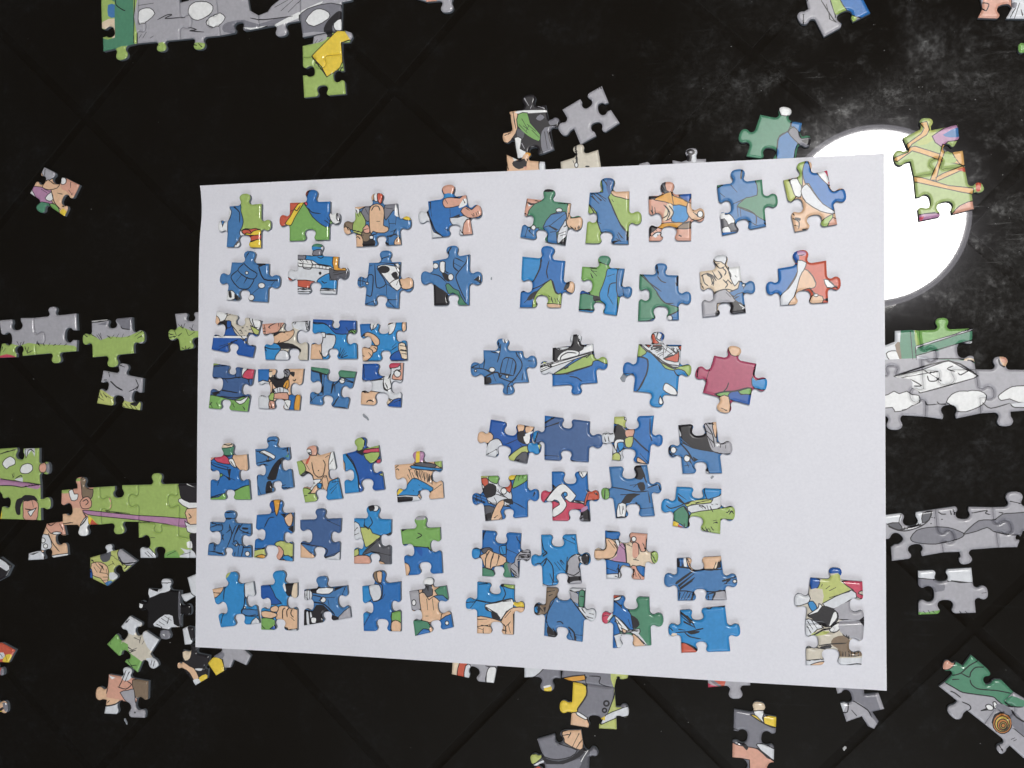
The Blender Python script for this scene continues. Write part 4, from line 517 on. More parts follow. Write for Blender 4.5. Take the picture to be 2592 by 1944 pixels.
ON_TABLE += [
('F4', 'black piece with a tan arm shape and yellow corner below the lower left paper corner',
 '1590 850 t 1700 800 1830 900 t 1790 1000 1808 1098 1705 1160 t 1640 1060 1590 1010 t 1545 985', 'K',
 'S3- 1590 870 1670 850 1660 920 1620 940;S1 1530 960 1600 950 1660 990 1700 1010 1740 1090 1700 1120 1660 1050 1600 1010 1530 1040;Y1- 1740 1090 1800 1060 1820 1110 1760 1140;W1- 1690 1110 1740 1100 1750 1150 1700 1170;W1- 1710 1010 1770 1010 1760 1030 1715 1025'),
('F4', 'yellow and grey piece showing below the lower left corner of the paper',
 '1810 965 1870 900 t 1930 780 2060 780 2190 900 2150 985 2040 935 2010 1005 1960 1005 1960 1030 1885 1075', 'H1',
 'Y1 1800 960 1870 910 1940 930 1960 1040 1880 1090;H2- 1860 870 1960 870 1950 920 1880 910;k 1950 930 1960 1010'),
('F4', 'white strip of a piece beside the left paper edge under the black piece',
 '1590 665 1640 640 1690 650 1700 740 1665 800 1610 805', 'W1', 'K- 1640 640 1700 640 1700 780 1670 760 1650 690'),
('F4', 'white piece sticking out from under the left paper edge beside the black piece',
 '1632 215 1720 180 1860 200 1850 420 1700 380 1610 435 1575 365 1665 345', 'W1', 'k4 1660 340 1700 380;k 1690 370 1720 390;K- 1590 410 1640 430 1600 440'),
('F3', 'black and white corner of a piece cut by the left picture edge',
 '-120 1340 0 1320 125 1415 70 1530 -60 1600 -180 1450', 'K', 'W1- -100 1360 0 1340 100 1420 70 1470 0 1430;k4 0 1430 70 1475'),
('F4', 'orange and yellow piece with white lettering cut by the left picture edge',
 '-150 800 10 785 130 850 70 960 t -50 1010 -160 950', 'R1', 'W1- -40 880 30 870 40 910 0 930;Y1- 50 890 100 890 70 970 20 950;k 0 880 30 920;k 50 900 60 940'),
('F4', 'small orange piece knob cut by the left picture edge below the orange and yellow piece',
 '-150 1010 -30 1000 t 30 1040 -30 1085 -150 1090', 'R1', 'H2- 10 1000 40 1010 30 1070 0 1080'),
('F4', 'tan and yellow piece knob cut by the left picture edge near the bottom',
 '-150 1300 -30 1295 t 62 1350 -25 1402 -150 1405', 'S1', 'K- -20 1370 40 1340 30 1365 -10 1390;H2- 20 1310 60 1320 60 1390 40 1380;Y1- -20 1385 20 1380 0 1400'),
('E2', 'black piece with green centre, grey right sleeve and tan left edge, above the paper',
 '632 780 t 765 660 888 730 t 985 850 945 1045 870 1075 t 800 1030 740 1100 690 1105 t 585 965', 'K',
 'S1 625 780 690 775 690 900 660 960 620 1000 580 980 590 930 650 910;W- 690 775 890 770 890 785 690 795;G2 695 800 760 790 780 860 850 940 840 990 760 950 690 880;H2 880 890 970 880 910 930 950 1050 870 1080 850 960;H2 905 850 940 815 985 830 970 870 920 880;H3- 690 900 740 930 720 980 690 960;W 670 965 720 970 710 1040 750 1060 740 1110 690 1105;O1- 745 1070 780 1070 780 1100 745 1100;k 730 880 770 910;k 770 880 750 920;k 790 910 840 960;k 900 920 930 1030;k 660 780 680 900;H2- 820 830 850 800 880 820 850 845'),
('E2', 'tan and black piece under the top paper edge, below the black and green piece',
 '612 1080 690 1115 t 750 1060 880 1130 900 1330 620 1330', 'S1',
 'W- 650 1095 690 1115 670 1130;K- 660 1130 740 1110 755 1160 700 1185 660 1160;S2- 730 1170 760 1160 750 1190;W1- 850 1120 890 1140 880 1200 845 1190;k 610 1140 630 1190;k 600 1100 620 1150;k4 840 1130 840 1180;k 760 1110 750 1170'),
('E2', 'plain grey piece turned diagonally with four sockets, above the paper',
 '1002 765 1128 690 t 1185 750 1205 640 1280 598 1328 715 t 1255 770 1345 768 1405 858 1310 920 t 1225 860 1240 950 1130 1010 1085 900 t 985 920', 'H1', 'k 1250 610 1260 625;k 1270 600 1275 620'),
('E2', 'grey piece with one small ring print peeping out under the top paper edge',
 '990 1130 t 1110 1012 1255 1045 1300 1330 1000 1330', 'T1',
 'k5 1100 1020 1105 1140;Wo 1103 1155 12 18;k 1080 1125 1085 1140;Ko- 1180 1165 16 6'),
('E2', 'pale ringed knob of a hidden piece at the top paper edge',
 '1775 1118 1840 1130 1868 1120 t 1905 1035 1950 1110 2010 1110 2010 1300 1770 1300', 'H1', 'W1- 1915 1060 1945 1050 1940 1130 1915 1130;k 1870 1060 1900 1045 1930 1060;Ko 1905 1065 26 18;H1o 1905 1065 14 10;K- 1870 1090 1910 1080 1905 1130 1875 1125'),
('E2', 'grey sliver of a hidden piece at the top paper edge',
 '1540 1145 1600 1130 1615 1140 1660 1300 1530 1300', 'H1', ''),
('E2', 'grey knob of a piece cut by the top picture edge above the plain black table',
 '-100 -150 260 -150 235 -5 t 195 85 55 10 -40 -20', 'H1', 'S2- 50 0 120 -10 120 5 60 12'),
('E3', 'grey, lime and blue piece cut by the top picture edge on the right',
 '560 -140 960 -120 1070 95 940 160 t 860 85 835 210 722 272 660 150 t 535 150 605 60', 'H1',
 'G1- 760 -40 860 -60 860 20 900 90 970 130 930 180 880 80 810 110;B1 840 -60 1100 -140 1100 110 960 125 890 70 850 10;k 700 0 790 140 810 160;k 740 30 770 140;k 760 140 810 165;k4 570 110 570 190;k 590 10 620 -20;k4 770 0 810 130'),
('E3', 'pink tan piece cut by the top right picture corner',
 '1860 -160 2120 -160 2120 110 t 2060 30 2010 135 1870 130 1905 60', 'S2',
 'k 1900 20 1950 30 1930 80 1900 60;H1- 1860 -60 1910 -40 1900 30 1860 10'),
('E3', 'grey piece cut by the top right picture corner beside the pink tan piece',
 '2125 -160 2330 -160 2330 140 2080 135 2122 60', 'W1', 'k 2150 60 2110 130;k 2180 20 2140 140;k 2190 70 2200 120;H2- 2120 20 2160 20 2150 60 2122 50'),
('E3', 'bright green knob of a piece cut by the right picture edge',
 '2330 290 2250 310 t 2170 355 2250 400 2330 420', 'G2', ''),
('E4', 'teal green piece with white knob and blue right part at the top right paper edge',
 '190 145 t 385 88 505 208 t 570 350 450 520 t 268 398 85 460 t 32 295', 'G3',
 'W 335 75 435 75 425 150 345 152;B3 425 200 515 200 490 280 460 270 420 230;B3 320 340 360 290 420 280 480 330 450 420 430 530 320 530;H2 400 280 440 240 480 280 500 330 580 320 575 390 520 400 450 340;K- 500 340 575 330 570 380 520 360;k 430 200 400 270 330 320 320 400'),
('E6', 'light grey piece with a streak of green grass at the bottom, right of the paper',
 '515 1020 t 765 1130 1078 985 t 1252 1245 1125 1460 t 798 1325 520 1480 t 685 1265', 'H1',
 'W1- 515 1010 700 1000 700 1100 520 1090;W1- 820 990 1090 980 1080 1140 830 1120;H2- 515 1100 700 1105 790 1150 790 1220 720 1235 690 1240 660 1190 520 1190;k 520 1095 710 1110;k 830 1125 1085 1140;G2- 520 1450 600 1450 750 1430 740 1500 510 1500;k 570 1440 590 1460;k 620 1430 640 1460;k 670 1440 690 1460;k 1180 1250 1230 1245;k 950 1440 970 1460;k 1010 1440 1030 1460'),
('E2', 'placeholder', '', '', ''),
('F5', 'grey and red striped piece peeping out under the bottom paper edge',
 '110 0 580 0 585 160 550 340 395 325 t 340 165 280 285 95 245', 'H1',
 'S3- 90 90 190 90 160 260 90 260;R1 190 100 270 100 240 280 155 260;W1 250 150 300 140 300 290 230 280;W 475 230 500 170 540 160 580 180 560 350 465 345;k 475 230 470 330;k 460 150 570 165'),
('F5', 'grey piece with a yellow tipped knob peeping out under the bottom paper edge',
 '880 0 1260 0 1270 290 t 1125 430 1000 275 878 280', 'H2',
 'W1 860 100 1090 150 1080 190 990 270 860 290;Y1- 1095 385 1170 370 1170 430 1100 435;W- 1090 370 1160 355 1160 375 1095 390'),
('F5', 'dark grey and yellow piece with lime right side sticking out under the bottom paper edge',
 '1405 0 1870 0 1870 220 t?', 'H2', ''),
('F5', 'dark grey and yellow piece with lime right side, below the bottom paper edge',
 '1400 330 1850 390 1865 590 t 2005 640 1870 700 1875 840 1685 830 t 1640 690 1560 820 1375 790 1385 660 t 1258 590', 'H2',
 'Y1 1240 500 1390 540 1400 320 1550 370 1545 480 1460 600 1440 670 1250 660;S1 1370 680 1440 650 1560 730 1570 830 1370 800;W 1440 650 1470 650 1560 710 1540 730 1450 680;G4- 1850 370 1880 370 1870 600 2010 590 2010 700 1870 720 1890 850 1680 850 1700 740 1770 680 1840 500;W1 1700 780 1760 680 1900 620 2000 590 2010 690 1880 710 1760 760;Y1- 1700 720 1750 690 1750 740;k4 1550 360 1550 470 1450 620;Ko 1765 555 32 32;H2o 1765 555 22 22;Ko 1745 630 26 26;H2o 1745 630 18 18;k 1860 400 1840 500 1780 660'),
('F5', 'grey, yellow and lime piece between the paper edge and the dark grey and yellow piece',
 '1290 0 1830 0 2010 140 2005 280 t? ', 'H2', ''),
('F5', 'grey and orange piece with lime corner just under the bottom paper edge',
 '1280 280 1330 -100 1800 -60 2015 200 1990 290 1945 300 t 1890 270 1868 300 1850 390 1400 330', 'H2',
 'O1 1270 290 1520 250 1540 300 1400 320;G4- 1810 210 2030 230 2010 310 1940 310 1880 270 1860 400 1840 380;k 1400 320 1550 360;k4 1530 240 1550 370;k 1580 260 1700 270 1690 340 1840 400;k 1270 290 1400 260 1540 250'),
('F5', 'slate grey piece with tan finger shapes, cut by the bottom picture edge',
 '1015 945 1200 890 t 1250 990 1310 850 1490 845 1515 1010 t 1670 1070 1580 1140 1570 1400 1110 1400 1100 1230 t 945 1170 1070 1110', 'H3',
 'H2 1000 930 1210 880 1220 970 1310 1010 1450 1060 1380 1130 1230 1160 1100 1130 1040 1040;S1 1290 860 1500 840 1510 1040 1440 1045 1320 980 1310 940;k 1380 870 1350 930;k 1470 880 1400 1020;k 1500 950 1440 1040;k 1300 900 1370 890;G4 930 1110 1070 1110 1060 1150 980 1210 940 1200;W1- 980 1220 1080 1170 1090 1190 1000 1240;W- 1600 1000 1620 1000 1530 1120 1460 1260 1450 1240;K- 1050 1090 1120 1150 1250 1180 1400 1130 1500 1040 1560 1040 1480 1130 1300 1210 1120 1210;H2- 1110 1210 1300 1210 1480 1150 1460 1270 1110 1270;H2- 1590 1070 1660 1060 1660 1130 1590 1130'),
('F5', 'orange tip of a piece cut by the bottom picture edge',
 '975 1262 1030 1235 1075 1262 1080 1400 960 1400', 'R1', ''),
('F6', 'grey piece with downward knob and pink red corner under the bottom paper edge',
 '195 80 630 100 630 340 t 485 475 370 345 205 360', 'H1',
 'R1- 190 240 370 250 370 340 300 350;R2- 195 310 300 350 200 370;H2- 190 260 220 260 340 340 310 350'),
('F6', 'dark grey piece with yellow upper right and tan lower half, at the bottom edge',
 '465 580 t 720 505 890 655 885 800 t 740 860 868 975 865 1110 t 690 1330 448 1060 450 900 t 600 850 460 790', 'H2',
 'S3- 650 500 790 500 770 600 660 590;W 660 595 770 590 750 660 770 720 700 660;Y1 630 630 690 640 770 720 760 650 900 640 890 760 790 730;S2 430 910 500 930 600 950 700 970 800 1060 880 1120 740 1400 620 1400 620 1080 430 1070;W1 690 930 740 920 880 980 870 1090 770 1020;K- 450 900 560 910 610 950 590 985 540 930;k4 690 960 760 1010 860 1090;k 630 630 770 720 890 760;k 460 770 540 790'),
('F6', 'grey piece with pale knob and ink strokes sticking out below the lower right paper corner',
 '1450 250 1770 250 1800 430 1915 415 1970 575 1850 600 t 1890 690?', 'H2', ''),
('F6', 'slate grey piece with pale edges, tilted, sticking out below the lower right paper corner',
 '1440 200 1760 200 1770 430 1915 415 1972 575 1850 605 1915 700 1870 775 1805 750 1745 650 1590 705 1530 520 t 1640 440 1500 420', 'H2',
 'W1- 1520 510 1600 520 1600 590 1540 620;H1- 1600 520 1700 500 1790 570 1830 640 1910 740 1850 780 1740 660 1590 710 1560 620;k 1660 490 1800 580 1840 650;k 1610 520 1600 600 1550 610;k 1640 580 1690 640;H1- 1450 340 1560 370 1500 430 1450 400;H1- 1880 420 1915 410 1972 575 1930 580'),
]
ON_TABLE = [p for p in ON_TABLE if p[2] and '?' not in p[2]]

JOINED = [
('E1', 'long joined section of grey pieces with green left end at the top picture edge',
 [('75 -60 380 -60 378 60 t 440 215 370 350 t 250 482 95 415 90 300 t 188 262 82 220', 'G3'),
  ('378 -60 715 -60 715 30 t 812 170 720 318 t 568 415 370 350 t 440 215 378 60', 'H1'),
  ('715 18 1015 -60 1015 20 t 945 180 1045 286 t 875 400 720 318 t 812 170', 'H1'),
  ('1015 -60 1262 -60 1285 80 1355 120 1360 226 t 1195 178 1045 286 t 945 180 1015 20', 'H1'),
  ('1355 120 1430 90 1460 45 1590 -60 1690 -60 1697 165 t 1545 292 1360 226', 'H1'),
  ('1690 -60 2120 -60 2115 0 2035 15 2030 240 1890 265 1715 300 1697 165', 'H1'),
  ('1712 368 1795 350 1805 288 2000 245 2060 243 2112 262 2122 295 2095 340 2035 345 2035 438 t 1857 548 1715 465', 'G1'),
  ('1715 465 t 1857 548 2035 438 2050 570 t 1965 620 2065 760 t 1875 690 1725 790 1715 610 t 1812 630', 'G1')],
 'G1- 60 0 200 20 195 300 80 300;B3- 140 40 200 40 195 140 140 130;S3- 90 180 195 150 195 310 170 310 170 240 90 230;G3- 195 -80 360 -80 350 350 290 390 80 430 80 310 195 305;G1- 345 -80 375 -80 370 360 350 355;k4 380 -60 372 350;k 355 -60 345 350;k 200 -20 205 40 260 80 280 85;H1- 385 -80 720 -80 720 330 385 350;W 385 100 420 70 480 65 520 110 460 170 390 195;W 790 110 800 50 850 15 940 15 990 50 980 100 930 140 870 165 820 150;W 940 160 1000 120 1050 105 1090 140 1060 190 1000 220 940 200;H2- 1070 210 1110 180 1240 160 1360 195 1500 150 1640 130 1500 200 1360 225 1230 270 1080 260;W- 1490 200 1620 130 1700 90 1850 20 1880 20 1720 130 1600 180 1500 215;k 1290 145 1400 160 1640 130;k4 1230 220 1310 235 1430 210;W- 1230 220 1310 225 1430 205 1300 240;H2 1690 120 1850 40 2030 40 2030 250 1900 260 1720 300;W 1740 170 1800 90 1860 70 1930 100 1930 150 1810 215;K- 1990 100 2030 90 2030 150 1960 210 1960 290 1900 300 1890 230 1920 170;W 1970 190 2030 150 2030 250 1980 240;H1- 1720 270 1900 260 1910 320 1830 350 1720 360;Y1! 1790 455 2000 245 2060 250 2110 320 2030 345 2040 500 2020 550 1915 625 1870 540;H1- 2060 240 2130 250 2125 340 2090 300;k4 1790 455 1915 625;k 1490 60 1600 0;k 1540 90 1640 0;k 1600 100 1700 0;k 540 160 620 120 660 120 600 150 760 140;k 790 220 860 240 800 250 920 260;G1- 510 370 590 340 620 430 500 430;G1- 815 350 930 350 930 420 815 410;G1- 190 400 310 370 310 490 190 490;k 830 360 860 370;k 870 350 900 380;k 520 350 560 370;k 390 310 410 280;k 420 310 450 260;k 480 310 510 290;k 1820 350 1840 320;k 1850 340 1880 315;k 380 45 510 25;k4 2040 540 2010 590'),
('F2', 'two joined grey pieces with green grass along the bottom, at the left picture edge',
 [('-20 215 115 205 t 180 320 215 190 355 188 t 475 400 380 585 235 600 t 200 490 165 612 -20 620 10 470 t 120 410 0 340', 'H1'),
  ('355 188 t 555 68 815 140 825 320 t 690 375 822 430 815 548 t 600 678 380 585 t 475 400', 'H1')],
 'G1- -20 470 100 460 200 490 300 460 380 470 600 480 800 490 830 560 660 570 680 700 520 690 520 570 200 620 -20 620;R2- -20 610 70 580 160 605 150 630 -20 630;k 30 500 20 540;k 60 520 30 560;k 180 440 200 480;k 230 450 210 490;k 260 440 240 480;k 390 450 430 490;k 460 460 480 490;k 540 460 520 490;k 600 470 570 490;k 660 460 630 490;k 720 470 690 490;k 270 500 290 560;k 310 500 290 560;k 350 540 290 570;k 100 460 130 470;k 400 440 380 480'),
('F3', 'joined green section with white clouds and a tan knob, cut by the left picture edge',
 [('-120 160 20 150 165 140 t 215 270 245 150 415 145 415 290 t 530 360 420 470 428 540 -20 480 -120 470', 'G1'),
  ('-120 470 -20 480 428 540 430 690 t 540 740 432 800 435 925 180 915 -10 910 10 790 t 105 735 15 650', 'G1'),
  ],
 'W 25 320 50 270 110 235 160 270 160 320 100 345 70 370;W 215 380 240 330 300 310 345 330 350 380 300 420 230 415;W1- 260 155 370 150 370 240 340 170 280 240;k 270 160 280 250;k 290 240 300 180 330 160 370 190;V1- -120 460 0 470 160 500 420 540 400 590 250 560 -20 550 -120 540;k 0 478 430 538;k -20 550 120 550 240 570;k4 230 570 430 535;k4 0 210 170 160;S2 430 320 470 300 500 330 490 400 440 410 420 370;H2- 500 310 540 330 530 400 500 410;k 130 420 140 460;k 150 410 150 460;k 170 470 230 440 240 500;W1- 160 480 240 460 240 510 170 490;K- 160 780 180 700 230 680 270 650 370 660 410 720 360 700 300 720 250 710 220 790 220 860 180 860;S2 250 720 300 715 360 700 410 740 410 830 390 920 260 920 250 840;W 300 830 350 810 390 790 350 850 330 880;k5 270 800 340 810;Y1- -120 830 10 800 10 910 -120 900;k 340 700 360 780'),
('F3', 'joined lime green pieces crossed by a long purple band, running under the paper',
 [('655 600 820 580 t 860 458 1065 565 t 1190 740 1085 970 t 890 1095 665 975 665 860 t 770 800 650 735', 'S2'),
  ('1065 565 1225 555 t 1270 680 1310 545 1482 542 t 1375 710 1490 800 1482 942 1340 940 t 1280 1075 1085 970 t 1190 740', 'G1'),
  ('1482 542 t 1680 415 1900 530 t 1800 720 1925 780 1915 985 t 1690 1055 1482 942 1490 800 t 1375 710', 'G1'),
  ('1482 942 t 1690 1055 1915 985 1915 1095 2040 1120 2030 1330 1765 1330 t 1715 1210 1665 1330 1505 1330 1500 1250 t 1610 1150 1485 1110', 'G1'),
  ('1900 530 2130 525 2300 530 2300 985 1915 985 1925 780 t 1800 720', 'G1'),
  ('1915 985 2300 985 2300 1330 2030 1330 2040 1120 1915 1095', 'G1')],
 'G1- 1000 575 1080 560 1190 740 1090 980 1000 960 940 860 980 760;N1 870 470 930 450 940 580 1000 590 1000 640 980 690 890 680 880 600;G1- 800 480 860 470 860 500 810 500;S2 860 730 900 680 950 670 985 720 980 780 930 800 880 790;G1- 650 590 740 590 740 630 650 630;W 740 610 780 590 800 640 840 640 830 700 770 710;k 890 720 930 700 950 730 920 760;S1- 660 860 760 850 770 800 860 790 900 880 870 970 830 1000 660 990;W 830 1060 870 960 920 890 950 900 950 1090 850 1100;Y1- 950 880 1000 910 1040 970 960 970;R1- 990 910 1050 970 960 980;V1 890 815 1080 830 1480 870 2000 905 2010 1000 1900 980 1480 920 1080 880 940 860;k 1490 945 1640 940;V1- 1740 910 2010 910 2010 1000 1900 990 1740 940;K- 1925 500 2130 500 2300 500 2300 740 2050 740 1950 690 1930 600;W- 2000 525 2100 570 2010 540;W 1920 720 1950 685 2040 730 2300 730 2300 800 2040 800;S1 2010 800 2300 800 2300 970 2050 970 2010 900;W 1990 930 2050 970 2300 960 2300 1080 2050 1060 2010 1020;k 2030 850 2060 890 2030 900;K- 2040 1070 2300 1070 2300 1340 2090 1340 2060 1200;W- 2010 1160 2060 1150 2070 1220 2020 1220;W1- 1920 1320 1990 1270 1940 1220 2010 1240 2060 1240 2100 1280 2100 1330;k 1960 1290 2050 1270;W1 1500 1210 1580 1200 1660 1280 1680 1340 1500 1340;k 1560 1270 1610 1320;k 1590 1260 1640 1310;k 1620 1110 1670 1110;G2- 1760 1290 1880 1240 1930 1300 1920 1340 1760 1340;k 1800 1300 1900 1250;k 1130 820 1400 850;k 780 950 660 960;k4 890 830 930 900 870 980'),
('E4', 'two joined yellow green pieces with an orange lattice, lying over the lamp reflection',
 [('1262 320 1385 260 t 1440 170 1480 262 1675 220 1685 320 t 1560 400 1620 430 1715 415 1725 530 1560 555 t 1500 480 1470 590 1345 610 1320 500 t 1195 480 1300 410', 'G5'),
  ('1345 610 1470 590 t 1500 480 1560 555 1725 530 1750 660 t 1870 690 1780 740 1795 855 1635 895 t 1570 800 1535 915 1385 945 1375 860 t 1470 790 1360 765', 'G5')],
 'G4- 1350 260 1500 160 1500 330 1380 380;V1 1480 310 1660 215 1700 330 1600 350 1550 390;B3- 1560 300 1680 240 1690 310 1620 320;O2! 1390 210 1440 200 1460 260 1440 300 1330 370 1300 410 1290 370 1400 290 1420 250;O2! 1310 395 1350 385 1400 400 1560 450 1720 490 1720 530 1680 520 1540 490 1400 440 1330 420 1220 500 1190 490 1200 470 1300 430;O2! 1560 370 1590 375 1530 560 1510 640 1465 640 1480 600 1520 510;O2! 1510 620 1560 590 1710 530 1730 570 1690 570 1510 650;O2! 1340 610 1400 620 1600 680 1790 700 1790 745 1700 730 1340 650;O2 1630 430 1710 410 1730 520 1690 520;R1- 1810 650 1850 640 1840 720 1810 720;G1- 1580 440 1660 480 1650 510 1560 500;R1- 1660 560 1730 540 1730 580;S2 1640 880 1690 830 1800 790 1800 860 1640 895;V1 1380 900 1470 890 1540 890 1540 930 1380 950;R2- 1380 920 1420 910 1400 960;k 1420 890 1500 880'),
('E5', 'joined section of grey, white and green pieces with cloud print, right of the paper',
 [('60 340 300 350 590 350 600 520 t 785 620 605 690 640 830 t? ', 'H1')], ''),
('E5', 'joined grey, white and green pieces with cloud print, right of the paper',
 [('60 520 200 520 300 480 300 355 480 345 585 350 600 520 t 785 640 610 690 620 810 350 880 t 265 760 60 880', 'W1'),
  ('585 350 t 850 202 1212 325 1205 490 t 1030 590 1225 670 1245 805 985 805 t 910 980 800 825 620 810 610 690 t 785 640 600 520', 'G3'),
  ('60 880 t 265 760 350 880 620 810 635 1030 t 480 1110 660 1200 658 1360 400 1345 t 300 1515 60 1350', 'H1'),
  ('620 810 800 825 t 910 980 985 805 1245 805 1270 980 t 1460 1080 1295 1140 1305 1320 1025 1380 t 930 1222 850 1388 658 1360 660 1200 t 480 1110 635 1030', 'H1'),
  ('1245 805 t 1535 655 1900 810 1950 820 1950 1280 1660 1300 t 1595 1472 1305 1320 1295 1140 t 1460 1080 1270 980', 'H1')],
 'W1- 60 520 330 490 380 700 60 700;W 200 620 260 590 340 600 360 690 240 700;N1- 300 520 370 490 390 690 350 680;G3- 370 340 520 345 550 700 380 690;G1- 530 350 620 345 620 520 550 540;G2- 590 200 1220 200 1220 330 800 460 590 520;W1- 560 530 800 450 1215 325 1215 350 820 470 570 560;k 560 530 1215 325;k 570 550 1215 345;G3- 560 560 820 480 1220 355 1220 460 800 580 560 650;k 540 650 800 575 1210 460;H1- 560 660 800 590 1220 470 1240 690 800 680;k 600 690 960 680 1230 700;W- 1140 530 1200 480 1200 510;S3- 1100 700 1150 670 1230 690 1220 730 1150 720;K- 1150 690 1220 705 1220 735 1150 725;H1- 60 700 1000 700 1250 750 1250 1100 60 1100;W! 290 885 620 810 925 700 1270 880 1220 910 1000 970 600 1080 510 1030;k4 290 885 925 705 1270 880;k 300 935 510 1030 600 1080 1220 910;k 480 920 610 995 530 1000;k 980 765 910 800 1000 830;k 1040 850 1070 870 1160 820;k 650 820 840 940;k 680 880 700 940 780 940 820 900;k 370 905 800 830;H1- 60 905 480 920 500 1020 580 1090 60 1200;W 60 1150 220 1100 290 1060 350 1090 440 1060 500 1100 580 1110 590 1190 500 1230 420 1280 300 1300 270 1250 60 1260;W 900 1190 960 1100 1050 1060 1150 1060 1200 1050 1300 1060 1370 1110 1350 1190 1290 1240 1130 1300 1020 1290 1000 1240;k 660 1180 680 1220 800 1210;k 790 1180 820 1210 900 1210;W 1505 1120 1560 1070 1640 1020 1720 1000 1950 1010 1950 1180 1740 1190 1640 1150 1540 1170;k 1330 1200 1420 1260 1640 1200;W1- 1650 1210 1950 1180 1950 1250 1720 1250;k 1650 1210 1700 1250 1950 1250;S1- 1520 660 1600 650 1620 760 1560 760;S2- 1540 670 1610 670 1600 730 1550 720;k4 1510 690 1530 750 1580 780;k4 480 360 510 690;k 540 540 550 690;k 380 1280 430 1270'),
('E6', 'joined strip of light grey pieces with dark grey leaf shapes, at the right picture edge',
 [('100 440 325 412 t 440 545 500 400 695 370 715 550 t 890 650 765 720 782 825 560 865 t 475 740 405 895 240 915 230 770 t 370 690 130 640', 'H1'),
  ('695 370 900 340 t 985 475 1055 345 1300 350 1310 490 t 1495 560 1340 620 1360 775 1090 795 t 1020 950 950 820 782 825 765 720 t 890 650 715 550', 'H1'),
  ('1300 350 t 1525 185 1700 340 1800 350 1800 600 1620 600 t 1545 660 1560 770 1360 775 1340 620 t 1495 560 1310 490', 'H1')],
 'W1- 100 440 330 410 320 510 190 520;W1- 480 400 560 400 560 490 520 540 440 560 500 460;H3 190 525 310 510 350 590 260 570;H3 560 415 660 390 630 480 560 510;k 200 550 300 590 400 595 540 550 630 480 660 390;k5 340 580 540 530;k 330 430 310 510;H2 435 670 500 590 620 560 760 555 870 570 990 620 980 660 880 700 700 735 560 730 460 710;H2 1000 620 1060 560 1150 490 1250 480 1320 480 1400 420 1520 410 1800 410 1800 620 1500 640 1380 620 1300 600 1240 560 1130 600 1010 630;k 730 400 760 420 810 420;k 850 380 860 430;k 880 370 900 430;k 1080 410 1240 380 1220 410 1270 425;k4 1480 285 1600 310;Ko- 660 455 8 6;Ko- 685 460 8 6;Ko- 650 520 8 6;Ko- 765 475 10 6;k 1360 400 1410 405;k 900 400 960 460'),
('F7', 'joined section of teal and grey pieces with a yellow and orange spiral print, lower right corner of the table',
 [('615 665 700 620 780 510 t? ', 'G3')], ''),
('F7', 'joined tilted teal and grey pieces with a yellow and orange spiral print',
 [('612 668 690 610 770 530 t 665 400 815 360 905 415 1005 280 1165 415 1215 460 t 1190 650 1300 580 1375 585 1525 735 1415 840 t 1505 1010 1290 960 1170 1130 960 965 t 760 1030 830 840', 'G3'),
  ('1525 735 t 1640 800 1800 900 1950 1000 1950 1700 1640 1540 1480 1395 t 1370 1500 1370 1290 1170 1130 1290 960 t 1505 1010 1415 840', 'H1')],
 'H1- 600 650 690 620 800 680 900 730 1100 770 1250 790 1310 820 1400 900 1520 920 1950 1000 1950 1700 600 1700;S2 650 350 800 310 815 360 780 420 720 460 640 450;k 690 620 800 680 900 735 1100 765 1270 790 1320 830 1400 890 1500 915;k 780 530 880 500 980 410 1090 350;k 880 500 980 550 1000 490 1060 430 1160 430;k 990 580 1010 640 1080 690 1200 705 1330 715 1500 750;k4 780 575 860 575;W 1180 900 1220 880 1270 910 1270 950 1210 950;W 1270 860 1300 850 1330 910 1290 930;k4 1120 960 1200 940;k 890 850 980 890 1000 930 970 960;k 750 720 800 740 880 800;H2- 1290 900 1400 880 1510 960 1500 1040 1420 1030;G3- 1420 850 1500 780 1640 830 1700 900 1510 915;k 1420 860 1500 910 1640 915;Q1o 1385 1115 118 125;Q2o 1385 1120 92 96;Q1o 1390 1130 68 70;Q2o 1395 1140 44 46;Q1o 1395 1140 26 28;k4 1260 1110 1300 1010 1400 980;H2- 1510 960 1640 1090 1649 1270 1500 1130;k4 1500 960 1560 1040 1680 1110;k4 1530 1180 1650 1280;k 1490 1310 1540 1290;k 1520 1330 1560 1310;k 1340 1370 1390 1450'),
]
JOINED = [j for j in JOINED if '?' not in j[2][0][0]]
